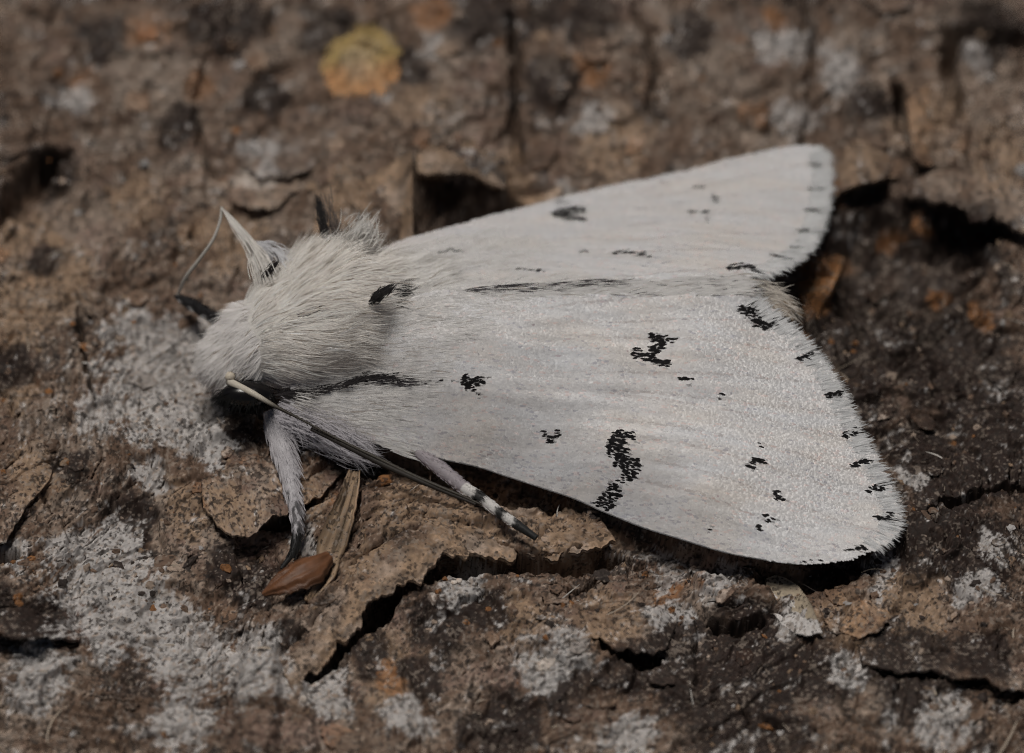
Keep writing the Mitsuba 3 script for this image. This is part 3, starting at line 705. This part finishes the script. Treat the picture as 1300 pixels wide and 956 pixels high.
AX = unit(BP(600, 385, 2.8) - BP(330, 435, 2.8))
pts, fi = trimesh.sample.sample_surface(bt, 80000, seed=5)
nn = bt.face_normals[fi]
along = (pts - BP(300, 448, 2.6)) @ AX                 # mm behind the head
keep = (along < 6.2) & (nn[:, 2] > -.75)
pts, nn, along = pts[keep], nn[keep], along[keep]
def tang(v, n):
    return unit(v - n * (v * n).sum(1, keepdims=True))
flow = np.repeat(AX[None], len(pts), 0) + np.stack([fb(pts[:, 0] / 1.4, pts[:, 1] / 1.4, 2, s) for s in (11, 15, 19)], 1) * .75
ishead = along < .55 + .25 * fb(pts[:, 1] / .6, pts[:, 2] / .6, 2, 4)
flow[ishead] = (np.array([-.55, -.1, -.75]) + rng.normal(0, .15, (ishead.sum(), 3)))
flow = tang(flow, nn)
cl = np.stack([fb(pts[:, 0] / .42 + 9, pts[:, 1] / .42, 2, s) for s in (21, 25, 29)], 1) * .55
lift = np.where(ishead, .5, .45)[:, None]
d0 = flow * .8 + nn * lift + cl * .5 + rng.normal(0, .08, pts.shape)
d1 = flow - nn * .10 + cl + rng.normal(0, .12, pts.shape) + np.array([0, 0, -.05])
ln = np.where(ishead, rng.uniform(.4, .95, len(pts)), rng.uniform(.8, 1.7, len(pts)) * ss(.2, 1.6, along).clip(.55, 1))
tone = rng.normal(1, .085, (len(pts), 1)) + .16 * fb(pts[:, :1] / .5, pts[:, 1:2] / .3, 2, 33)
base = np.array([.735, .70, .66])[None] * (1 - ss(3.5, 6, along)[:, None]) + np.array([.70, .685, .665])[None] * ss(3.5, 6, along)[:, None]
col = base * tone
col[ishead] = np.array([.66, .635, .62]) * tone[ishead]
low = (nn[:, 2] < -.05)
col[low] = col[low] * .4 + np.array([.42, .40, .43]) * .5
brn = rng.random(len(pts)) < .035
col[brn] *= np.array([.5, .45, .4])
# black tufts growing among the white hair
def on_body(px, py):
    o, d = EYE, unit(at(px, py, 0) - EYE)
    loc, _, _ = bt.ray.intersects_location([o], [d])
    return loc[np.argmin(((loc - o)**2).sum(1))] if len(loc) else at(px, py, 3)
BLACK = []
for (px, py, r, p) in [(482, 376, .30, .95), (492, 370, .22, .95), (350, 340, .2, .55), (345, 350, .2, .6), (362, 496, .3, .5), (400, 494, .3, .5), (372, 402, .16, .25), (384, 396, .14, .3), (330, 490, .3, .6)]:
    c = on_body(px, py)
    near_ = (np.linalg.norm(pts - c, axis=1) < r) & (rng.random(len(pts)) < p)
    col[near_] = .016
    d0[near_] += nn[near_] * .25
    ln[near_] *= .75
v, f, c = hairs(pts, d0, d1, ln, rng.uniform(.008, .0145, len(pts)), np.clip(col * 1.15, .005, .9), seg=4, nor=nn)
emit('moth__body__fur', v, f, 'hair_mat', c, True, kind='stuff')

# ------------------------------------------------------------------ moth: tufts
def tuft(key, px_root, px_tip, n, r0, L, col, curlv, seed, label, spread=.12, rad=(.012, .02), parent='moth'):
    g = np.random.default_rng(seed)
    a, b = at(*px_root), at(*px_tip)
    ax = unit((b - a)[None])[0]
    root = a + g.normal(0, r0, (n, 3))
    d0 = ax + g.normal(0, spread, (n, 3))
    target = b + g.normal(0, r0 * .18, (n, 3))
    d1 = (target - root) * 2 / L - d0 * 1.0
    d1 = unit(target - root) + np.array(curlv)
    ln = np.linalg.norm(target - root, axis=1) * g.uniform(.6, 1.05, n)
    c = np.array(col)[None] * g.normal(1, .12, (n, 1))
    v, f, cc = hairs(root, d0, d1, ln, g.uniform(*rad, n), np.clip(c, .004, .8))
    emit(key, v, f, 'hair_mat', cc, True, label=label)
def cone_tuft(key, path, widths, n, col, seed, label, rad=(.010, .018), stray=.05):
    """Hairs laid along a bent pointed tuft (path in survey pixels with heights)."""
    g = np.random.default_rng(seed)
    p = np.array(path, float)
    c = curve(at(p[:, 0], p[:, 1], p[:, 2]), 60)
    w = np.interp(np.linspace(0, 1, 60), np.linspace(0, 1, len(widths)), widths)
    s = (g.random(n)**1.3 * 44).astype(int)
    tan = unit(np.gradient(c, axis=0))
    off = g.normal(0, .5, (n, 3))
    off -= tan[s] * (off * tan[s]).sum(1, keepdims=True)
    root = c[s] + off * w[s][:, None]
    e = np.minimum(s + g.integers(10, 20, n), 59)
    tip = c[e] + off * w[e][:, None] * .8 + g.normal(0, stray, (n, 3)) * w[e][:, None]
    L = np.linalg.norm(tip - root, axis=1)
    d0 = tan[s]
    d1 = unit(tip - root) * 2 - d0
    cc = np.array(col)[None] * g.normal(1, .1, (n, 1))
    v, f, k = hairs(root, d0, d1, L, g.uniform(*rad, n), np.clip(cc, .004, .8))
    emit(key, v, f, 'hair_mat', k, True, label=label)
cone_tuft('moth__tuft', [(345, 372, 4.1), (334, 340, 4.5), (318, 312, 4.6), (300, 288, 4.7), (280, 262, 4.8)], [.44, .28, .13, .10, .02], 800, (.68, .65, .61), 3, 'pointed white hair tuft rising from the head')
cone_tuft('moth__tuft_001', [(372, 345, 4.2), (350, 318, 4.4), (330, 312, 4.5), (318, 305, 4.6)], [.5, .35, .15, .05], 260, (.60, .60, .62), 5, None)
cone_tuft('moth__tuft_002', [(420, 318, 4.5), (414, 300, 4.8), (410, 282, 5.0), (403, 246, 5.3)], [.13, .16, .12, .05], 160, (.03, .028, .028), 7, 'slender black hair tuft on the far shoulder', stray=.9)
cone_tuft('moth__tuft_003', [(432, 318, 4.5), (426, 300, 4.8), (420, 278, 5.0), (412, 238, 5.2)], [.22, .22, .2, .1], 70, (.12, .10, .09), 8, None, stray=1.2)
cone_tuft('moth__tuft_004', [(440, 325, 4.4), (450, 310, 4.8), (462, 296, 5.0), (470, 280, 5.1)], [.5, .5, .5, .5], 420, (.66, .64, .61), 9, None, stray=.6)
cone_tuft('moth__tuft_005', [(470, 385, 4.9), (480, 376, 5.25), (494, 366, 5.4), (503, 360, 5.4)], [.08, .17, .13, .03], 240, (.03, .028, .028), 10, 'black hair tuft on the middle of the thorax', stray=.5)
cone_tuft('moth__tuft_006', [(330, 362, 4.0), (338, 350, 4.6), (346, 340, 4.7), (356, 330, 4.6)], [.08, .12, .1, .04], 160, (.02, .018, .018), 12, 'small black tuft beside the pointed white one')
cone_tuft('moth__tuft_008', [(352, 522, 1.7), (400, 540, 1.5), (440, 560, 1.3), (480, 585, 1.0)], [.45, .6, .5, .3], 2600, (.52, .50, .53), 14, 'lilac grey wool under the wing base', stray=.6, rad=(.006, .011))

def drape_grid():
    """A smooth cover over the thorax and the wing bases, on which the long fur lies."""
    x, y = np.meshgrid(np.arange(-9, 2, .1), np.arange(-7, 7, .1), indexing='ij')
    q = np.stack([x.ravel(), y.ravel()], 1)
    z = np.full(len(q), -1.0)
    for w in (NEAR, FAR):
        m = inside(q[:, 0], q[:, 1], w.poly)
        z[m] = np.maximum(z[m], w.rbf(q[m]))
    upper = bt.vertices[bt.vertex_normals[:, 2] > .05]
    d, k = cKDTree(upper[:, :2]).query(q)
    z = np.maximum(z, np.where(d < .16, upper[k, 2], -1.0))
    z = np.where(z < 0, .8, z).reshape(x.shape)
    return np.maximum(z, gaussian_filter(z, 9) - .05)
DRAPE = drape_grid()
def drape(p):
    return map_coordinates(DRAPE, [(p[:, 0] + 9) / .1, (p[:, 1] + 7) / .1], order=1, mode='nearest')
def on_drape(px, py):
    z = 3.0
    for _ in range(15):
        q = at(px, py, z)
        z = .5 * z + .5 * float(drape(q[None, :2])[0])
    return at(px, py, z)

def mane():
    g = np.random.default_rng(77)
    poly = np.array([on_drape(a, b)[:2] for a, b in [(425, 322), (500, 322), (545, 345), (575, 372), (560, 440), (520, 505), (455, 548), (392, 528), (356, 505), (380, 470), (420, 440), (432, 380)]])
    lo, hi = poly.min(0), poly.max(0)
    p = g.uniform(lo, hi, (34000, 2))
    sd = sdist(p[:, 0], p[:, 1], poly)
    p = p[(sd < .25 * g.random(len(p))) & (g.random(len(p)) < .35 + .65 * ss(-3.2, -5.5, p[:, 0]))][:12000]
    n = len(p)
    z = drape(p)
    e = .12
    nor = unit(np.stack([-(drape(p + [e, 0]) - drape(p - [e, 0])) / (2 * e), -(drape(p + [0, e]) - drape(p - [0, e])) / (2 * e), np.ones(n)], 1))
    fan = np.clip((p[:, 1:] + .8) * .14, -.35, .25)
    flow = AX[None] + np.c_[np.zeros(n), fan[:, 0], np.zeros(n)] + np.stack([fb(p[:, 0] / .8, p[:, 1] / .8, 2, k) for k in (43, 46, 49)], 1) * np.array([.3, .45, .1])
    flow = tang(flow, nor)
    d0 = flow + nor * .16 + g.normal(0, .09, (n, 3))
    d1 = flow - nor * .14 + g.normal(0, .12, (n, 3))
    col = np.array([.70, .68, .66])[None] * (g.normal(1, .06, (n, 1)) + .10 * fb(p[:, :1] / .5, p[:, 1:] / .25, 2, 8))
    br = g.random(n) < .03
    col[br] *= np.array([.55, .5, .45])
    ln = g.uniform(.55, 1.25, n) * (1 - .45 * ss(-4.5, -2.2, p[:, 0]))
    v, f, c = hairs(np.c_[p, z - .06 * g.random(n)], d0, d1, ln, g.uniform(.008, .0145, n), np.clip(col, 0, .85), nor=nor)
    emit('moth__body__mane', v, f, 'hair_mat', c, True, kind='stuff', label='soft white fur running from the thorax onto the wing bases')
    # the streak of black hair along the shoulder
    path = curve(np.array([on_drape(a, b) for a, b in [(352, 504), (376, 503), (402, 498), (432, 490), (462, 482), (490, 481), (514, 487)]]), 80)
    k = g.integers(0, 74, 620)
    keep = g.random(620) < np.interp(k, [0, 20, 34, 42, 60, 74], [.9, .7, .35, .9, .8, .4])
    k = k[keep]
    n = len(k)
    tan = unit(np.gradient(path, axis=0))[k]
    r = path[k] + g.normal(0, .085, (n, 3)) * [1, 1, .3] + [0, 0, .09]
    v, f, c = hairs(r, tan + g.normal(0, .14, (n, 3)) + [0, 0, .1], tan + g.normal(0, .2, (n, 3)), g.uniform(.3, .75, n), g.uniform(.009, .015, n), np.array([.022, .02, .021])[None] * g.uniform(.6, 2.2, (n, 1)))
    emit('moth__tuft_007', v, f, 'hair_mat', c, True, label='streak of black hair along the shoulder')
mane()

# hindwing and tail tuft showing between the two front wings
def hind():
    o = [(930, 360, 3.7), (952, 366, 3.5), (968, 378, 3.3), (978, 396, 3.1), (960, 398, 3.0), (900, 392, 3.1), (860, 380, 3.3), (880, 366, 3.6)]
    p = curve(np.vstack([at(*q) for q in o + o[:1]]), 80)[:-1]
    ctr = p.mean(0)
    n = len(p)
    top = np.vstack([p, ctr]); bot = top - [0, 0, .06]
    k = np.arange(n)
    f = np.vstack([np.stack([k, (k + 1) % n, np.full(n, n)], 1), np.stack([(k + 1) % n, k, np.full(n, n)], 1) + [n + 1] * 3, np.stack([k, k + n + 1, (k + 1) % n + n + 1], 1), np.stack([k, (k + 1) % n + n + 1, (k + 1) % n], 1)])
    emit('moth__hindwing', np.vstack([top, bot]), f, 'skin_mat', np.repeat([[.60, .57, .53]], 2 * (n + 1), 0), True, label='sliver of white hindwing between the front wings')
    g = np.random.default_rng(3)
    e = curve(np.vstack([at(930, 356, 3.8), at(948, 362, 3.6), at(962, 372, 3.4), at(974, 386, 3.2), at(982, 398, 3.0)]), 200)
    i = g.integers(0, 199, 900)
    r = e[i] + g.normal(0, .05, (900, 3)) - np.array([.25, 0, 0]) * g.random((900, 1))
    d0 = np.array([1, .12, .18]) + g.normal(0, .12, (900, 3))
    d1 = np.array([.75, -.55, -.35]) + g.normal(0, .22, (900, 3))
    col = np.array([.64, .59, .53])[None] * g.uniform(.7, 1.1, (900, 1))
    col[(i < 50) & (g.random(900) < .55)] = .02
    col[(i > 140) & (g.random(900) < .3)] *= np.array([.5, .4, .3])
    v, f, c = hairs(r, d0, d1, g.uniform(.6, 1.35, 900), g.uniform(.012, .02, 900), np.clip(col, 0, .75))
    emit('moth__hindwing__fringe', v, f, 'hair_mat', c, True, kind='stuff')
hind()

# ------------------------------------------------------------------ moth: eye, antennae, legs
def tube(path, radii, n=60, sides=14, colfn=None, px=True, flat=1.0):
    p = np.array(path, float)
    c = curve(at(p[:, 0], p[:, 1], p[:, 2]) if px else p, n)
    r = np.interp(np.linspace(0, 1, n), np.linspace(0, 1, len(radii)), radii)
    tan = unit(np.gradient(c, axis=0))
    a = unit(np.cross(tan, [0.1, .2, .97])); b = np.cross(tan, a)
    ph = np.linspace(0, 2 * math.pi, sides, endpoint=False)
    v = c[:, None] + r[:, None, None] * (a[:, None] * np.cos(ph)[None, :, None] + b[:, None] * np.sin(ph)[None, :, None] * flat)
    v = np.vstack([v.reshape(-1, 3), c[:1], c[-1:]])
    f = grid_faces(n, sides, wrap=True)
    k = np.arange(sides)
    f = np.vstack([f, np.stack([(k + 1) % sides, k, np.full(sides, n * sides)], 1), np.stack([k + (n - 1) * sides, (k + 1) % sides + (n - 1) * sides, np.full(sides, n * sides + 1)], 1)])
    s = np.r_[np.repeat(np.linspace(0, 1, n), sides), 0, 1]
    ang = np.r_[np.tile(ph, n), 0, 0]
    return v, f, colfn(s, ang), c, tan
ec = at(314, 500, 2.55)
ev = trimesh.creation.icosphere(4, 1.0)
v = ev.vertices * np.array([.80, .42, .36]) + ec
emit('moth__eye', v, ev.faces, 'eye_mat', None, True, label='black compound eye')
g = np.random.default_rng(21)
# black lashes over the eye
n = 260
r = ec + unit(g.normal(0, 1, (n, 3)) * [1, .5, .6] + [-.1, -.5, .1]) * np.array([.80, .42, .36]) * .98
d = (r - ec) * .4 + np.array([-.3, -.2, -.3]) + g.normal(0, .2, (n, 3))
v, f, c = hairs(r, d, d + [.3, 0, -.2], g.uniform(.2, .5, n), g.uniform(.01, .016, n), np.full((n, 3), .012))
emit('moth__eye__lashes', v, f, 'hair_mat', c, True, kind='stuff')

ivory = lambda s, a: np.array([.60, .54, .45])[None] * (1 + .15 * np.sin(s * 120))[:, None]
def dark_line(s, a):
    k = ss(.10, .22, s)[:, None]
    rimw = (ss(.7, 1., np.sin(a + 2.6)) * .8)[:, None]
    return np.array([.55, .5, .42]) * (1 - k) + (np.array([.014, .012, .010]) * (1 - rimw) + np.array([.09, .08, .065]) * rimw) * k
v, f, c, _, _ = tube([(290, 484, 2.85), (300, 489, 2.85), (322, 500, 2.85), (350, 516, 2.75), (385, 534, 2.5), (430, 558, 2.2), (480, 582, 1.9), (530, 606, 1.6), (585, 629, 1.4), (612, 641, 1.3)], [.125, .095, .05, .03, .04, .055, .06, .06, .05, .03], 160, 12, dark_line)
def cilia(key, path, n, seed, col, l0, l1):
    g = np.random.default_rng(seed)
    p = np.array(path, float)
    c = curve(at(p[:, 0], p[:, 1], p[:, 2]), 300)
    t = unit(np.gradient(c, axis=0))
    k = g.integers(20, 298, n)
    o = unit(np.cross(t[k], g.normal(0, 1, (n, 3))))
    v, f, cc = hairs(c[k] + o * .03, o + t[k] * .8, o * .6 + t[k], g.uniform(l0, l1, n), np.full(n, .006), np.array(col)[None] * g.uniform(.5, 1.5, (n, 1)))
    emit(key, v, f, 'hair_mat', cc, True, kind='stuff')
cilia('moth__antenna__bristles', [(300, 489, 2.85), (322, 500, 2.85), (350, 516, 2.75), (385, 534, 2.5), (430, 558, 2.2), (480, 582, 1.9), (530, 606, 1.6), (585, 629, 1.4), (612, 641, 1.3)], 520, 61, (.05, .04, .035), .05, .12)
emit('moth__antenna', v, f, 'skin_mat', c, True, label='near antenna swept back under the wing, ivory at its base')
kb = trimesh.creation.icosphere(3, .16)
emit('moth__antenna__base_knob', kb.vertices + at(292, 478, 2.95), kb.faces, 'skin_mat', np.repeat([[.60, .53, .43]], len(kb.vertices), 0), True)
v, f, c, _, _ = tube([(282, 262, 4.7), (279, 282, 4.4), (270, 305, 4.0), (254, 328, 3.4), (236, 352, 2.6), (226, 374, 1.6)], [.05, .05, .055, .06, .06, .05], 90, 8, lambda s, a: np.repeat([[.50, .47, .43]], len(s), 0))
emit('moth__antenna_001', v, f, 'skin_mat', c, True, label='thin pale far antenna bent down to the bark')

def leg(key, path, radii, colfn, hair, seed, label):
    v, f, c, cen, tan = tube(path, radii, 110, 16, colfn)
    emit(key, v, f, 'skin_mat', c, True, label=label)
    if hair:
        g = np.random.default_rng(seed)
        cnt, (l0, l1), bias = hair
        s = g.integers(1, 100, cnt)
        ph = g.uniform(0, 2 * math.pi, cnt)
        t = tan[s]
        a = unit(np.cross(t, [0.1, .2, .97])); b = np.cross(t, a)
        o = a * np.cos(ph)[:, None] + b * np.sin(ph)[:, None]
        r = np.interp(s / 109, np.linspace(0, 1, len(radii)), radii)
        col = colfn(s / 109, ph) * g.uniform(.85, 1.15, (cnt, 1))
        d0 = t + o * .35 + np.array(bias) * g.random((cnt, 1)) + g.normal(0, .08, (cnt, 3))
        ll = g.uniform(l0, l1, cnt) * (1.25 - s / 109)
        v, f, c = hairs(cen[s] + o * (r * .95)[:, None], d0, t + o * .05 + np.array(bias) * g.random((cnt, 1)) * .6, ll, g.uniform(.010, .017, cnt), np.clip(col, .005, .75))
        emit(key + '__hair', v, f, 'hair_mat', c, True, kind='stuff')

def leg_front(s, a):
    n = fb(s * 22, np.cos(a) * 1.3, 3, 4)
    white = np.array([.50, .48, .50])
    k = ss(.72, .78, s + .08 * n)
    sp = ss(.05, .3, n + (s - .52) * 1.3)
    return white[None] * (1 - .75 * sp)[:, None] * (1 - k)[:, None] + .02 * k[:, None]
leg('moth__leg', [(346, 524, 1.5), (356, 560, 1.25), (366, 600, 1.0), (374, 645, .75), (377, 672, .6), (372, 700, .35), (357, 722, .12)], [.30, .36, .30, .24, .17, .12, .06], leg_front, (900, (.25, .6), (.35, 0, 0)), 31, 'furry white front leg with a black foot')
def leg_band(s, a):
    n = .05 * fb(s * 26, np.cos(a) * 2.2 + 3, 3, 8)
    q = s + n
    b = np.zeros_like(s)
    for lo, hi in ((.50, .58), (.69, .76), (.82, 1.2)):
        b = np.maximum(b, ss(lo - .012, lo + .012, q) * ss(hi + .012, hi - .012, q))
    w = np.where((s < .42)[:, None], np.array([.30, .27, .29]), np.array([.60, .58, .56]))
    return w * (1 - b)[:, None] + .018 * b[:, None]
leg('moth__leg_001', [(530, 574, 1.2), (560, 596, 1.2), (590, 620, 1.25), (612, 634, 1.25), (640, 655, 1.25), (662, 670, 1.2), (681, 683, 1.1)], [.16, .22, .20, .19, .16, .15, .10], leg_band, (520, (.10, .24), (0, 0, 0)), 33, 'black and white banded leg under the wing edge')
leg('moth__leg_002', [(292, 420, 2.0), (280, 410, 1.6), (262, 398, 1.3), (242, 386, 1.05), (224, 376, .8)], [.17, .19, .17, .19, .10], lambda s, a: np.array([.018, .017, .018])[None] * (1 + .0 * s)[:, None] + np.where((np.sin(s * 30) > .45) & (np.sin(a) > -.2), .42, 0)[:, None], (320, (.18, .42), (0, 0, .25)), 35, 'dark far front leg sticking out left of the head')
leg('moth__leg_003', [(395, 544, 2.2), (440, 566, 2.0), (500, 596, 1.7), (560, 622, 1.4), (604, 640, 1.25)], [.07, .09, .09, .07, .05], lambda s, a: np.repeat([[.035, .03, .026]], len(s), 0), None, 37, None)

labels['moth'] = {'label': 'furry white moth with small black marks resting on the bark', 'category': 'moth'}

# ------------------------------------------------------------------ crumbs and grit of bark lying in the hollows
def crumbs():
    g = np.random.default_rng(51)
    n = 5200
    xy = np.stack([g.uniform(-18, 18, n), g.uniform(-17, 24, n)], 1)
    keep = fb(xy[:, 0] / 2.5, xy[:, 1] / 2.5, 3, 300) > -.12
    xy = xy[keep]
    n = len(xy)
    z = height(xy[:, 0].copy(), xy[:, 1].copy())
    ico = trimesh.creation.icosphere(1)
    r = .05 * np.exp(g.normal(0, .55, n)).clip(.4, 4)
    ax = np.stack([g.uniform(.6, 1.7, n), g.uniform(.6, 1.4, n), g.uniform(.35, .8, n)], 1) * r[:, None]
    jit = 1 + g.normal(0, .22, (n, len(ico.vertices), 1))
    v = ico.vertices[None] * jit * ax[:, None]
    th = g.uniform(0, 2 * math.pi, n)
    c, s = np.cos(th)[:, None], np.sin(th)[:, None]
    v = np.stack([v[..., 0] * c - v[..., 1] * s, v[..., 0] * s + v[..., 1] * c, v[..., 2]], -1)
    v = v + np.stack([xy[:, 0], xy[:, 1], z + .3 * r], 1)[:, None]
    f = (ico.faces[None] + (np.arange(n) * len(ico.vertices))[:, None, None]).reshape(-1, 3)
    pal = np.array([CORK, PALE, TAN * .8, DARK, RUST * .7, WHITE * .8, CORK * .7])
    col = pal[g.choice(len(pal), n, p=[.24, .22, .14, .18, .06, .06, .10])] * g.uniform(.7, 1.25, (n, 1))
    emit('bark__crumbs', v.reshape(-1, 3), f, 'bark_mat', np.repeat(col, len(ico.vertices), 0), False, kind='stuff', label='loose crumbs and grit of bark')
crumbs()

# ------------------------------------------------------------------ small peeling flakes of cork all over the bark
def peelings():
    g = np.random.default_rng(91)
    busy = [G(*p) for p in ([(240, 380), (400, 280), (1060, 170), (1060, 330), (1150, 660), (1060, 730), (780, 680), (560, 600), (340, 620), (250, 520)], [(300, 620), (460, 570), (480, 700), (330, 780)])]
    k = n = 0
    while n < 190 and k < 4000:
        k += 1
        c = np.array([g.uniform(-18, 18), g.uniform(-16, 22)])
        if any(inside(c[:1], c[1:], b)[0] for b in busy) or fb(c[:1] / 4, c[1:] / 4, 2, 400)[0] < -.15:
            continue
        size = .35 * math.exp(g.normal(0, .5))
        size = min(size, 1.3)
        nt, nr = 44, 9
        th, r = np.meshgrid(np.linspace(0, 2 * math.pi, nt, endpoint=False), np.linspace(0, 1, nr), indexing='ij')
        sd = int(g.integers(1, 9999))
        R = size * (1 + .42 * fb(np.cos(th) * 1.1, np.sin(th) * 1.1, 3, sd, .6) + .10 * fb(np.cos(th) * 6, np.sin(th) * 6, 2, sd + 3)).clip(.35, 2)
        asp, turn = g.uniform(.45, .9), g.normal(1.2, .7)
        u, v = r * R * np.cos(th), r * R * np.sin(th) * asp
        x, y = c[0] + u * math.cos(turn) - v * math.sin(turn), c[1] + u * math.sin(turn) + v * math.cos(turn)
        tilt = g.uniform(.02, .22)
        lean = np.array([g.normal(0, .6), -1.0])
        lean /= np.linalg.norm(lean)
        up = ((x - c[0]) * lean[0] + (y - c[1]) * lean[1])
        hc = height(x.ravel(), y.ravel(), False).reshape(x.shape)
        z = hc * .55 + hc.mean() * .45 + .07 + (up + size * .5) * tilt + .20 * tilt * up**2 / size + .04 * fb(x / .25, y / .25, 3, sd + 5)
        top = np.stack([x, y, z], -1).reshape(-1, 3)
        bot = top - np.array([0, 0, 1.0]) * (g.uniform(.06, .14) * (1 - .5 * r.ravel()**3))[:, None]
        N = len(top)
        i = np.arange(nt)
        j = (i + 1) % nt
        a, b = i * nr + nr - 1, j * nr + nr - 1
        q = np.concatenate([np.stack([i * nr + m, i * nr + m + 1, j * nr + m + 1, j * nr + m], 1) for m in range(nr - 1)])
        f1 = np.vstack([q[:, [0, 1, 2]], q[:, [0, 2, 3]]])
        rim = np.vstack([np.stack([a, a + N, b + N], 1), np.stack([a, b + N, b], 1)])
        cc = colour(top[:, 0] + g.uniform(-.4, .4), top[:, 1], top[:, 2])
        tone = np.array([[1, 1, 1], [1.25, 1.18, 1.1], [.75, .72, .7], [1.15, .98, .85], [1.4, 1.4, 1.4]][g.choice(5, p=[.3, .25, .2, .15, .1])])
        cc = (cc * .75 + cc.mean(0) * .25) * tone
        emit('bark__flake_%03d' % (14 + n), np.vstack([top, bot]), np.vstack([f1, f1[:, ::-1] + N, rim]), 'bark_mat', np.clip(np.vstack([cc, cc * .8]), .006, .7), True)
        n += 1
peelings()

# ------------------------------------------------------------------ loose plant fibres and dust threads on the bark
def fibres():
    g = np.random.default_rng(63)
    n = 420
    xy = np.stack([g.uniform(-17, 17, n), g.uniform(-16, 20, n)], 1)
    z = height(xy[:, 0].copy(), xy[:, 1].copy(), False)
    th = g.uniform(0, math.pi, n)
    d = np.stack([np.cos(th), np.sin(th), g.uniform(-.05, .15, n)], 1)
    d1 = d + g.normal(0, .5, (n, 3)) * [1, 1, .15] - [0, 0, .1]
    pal = np.array([[.40, .33, .26], [.20, .14, .10], [.55, .52, .48], [.05, .04, .035]])
    col = pal[g.choice(4, n, p=[.4, .25, .2, .15])] * g.uniform(.7, 1.2, (n, 1))
    v, f, c = hairs(np.c_[xy, z + .10], d, d1, .35 * np.exp(g.normal(0, .7, n)).clip(.4, 6), .012 * np.exp(g.normal(0, .5, n)).clip(.5, 3.5), col, seg=6)
    emit('bark__fibres', v, f, 'skin_mat', c, True, kind='stuff', label='loose plant fibres and threads lying on the bark')
fibres()
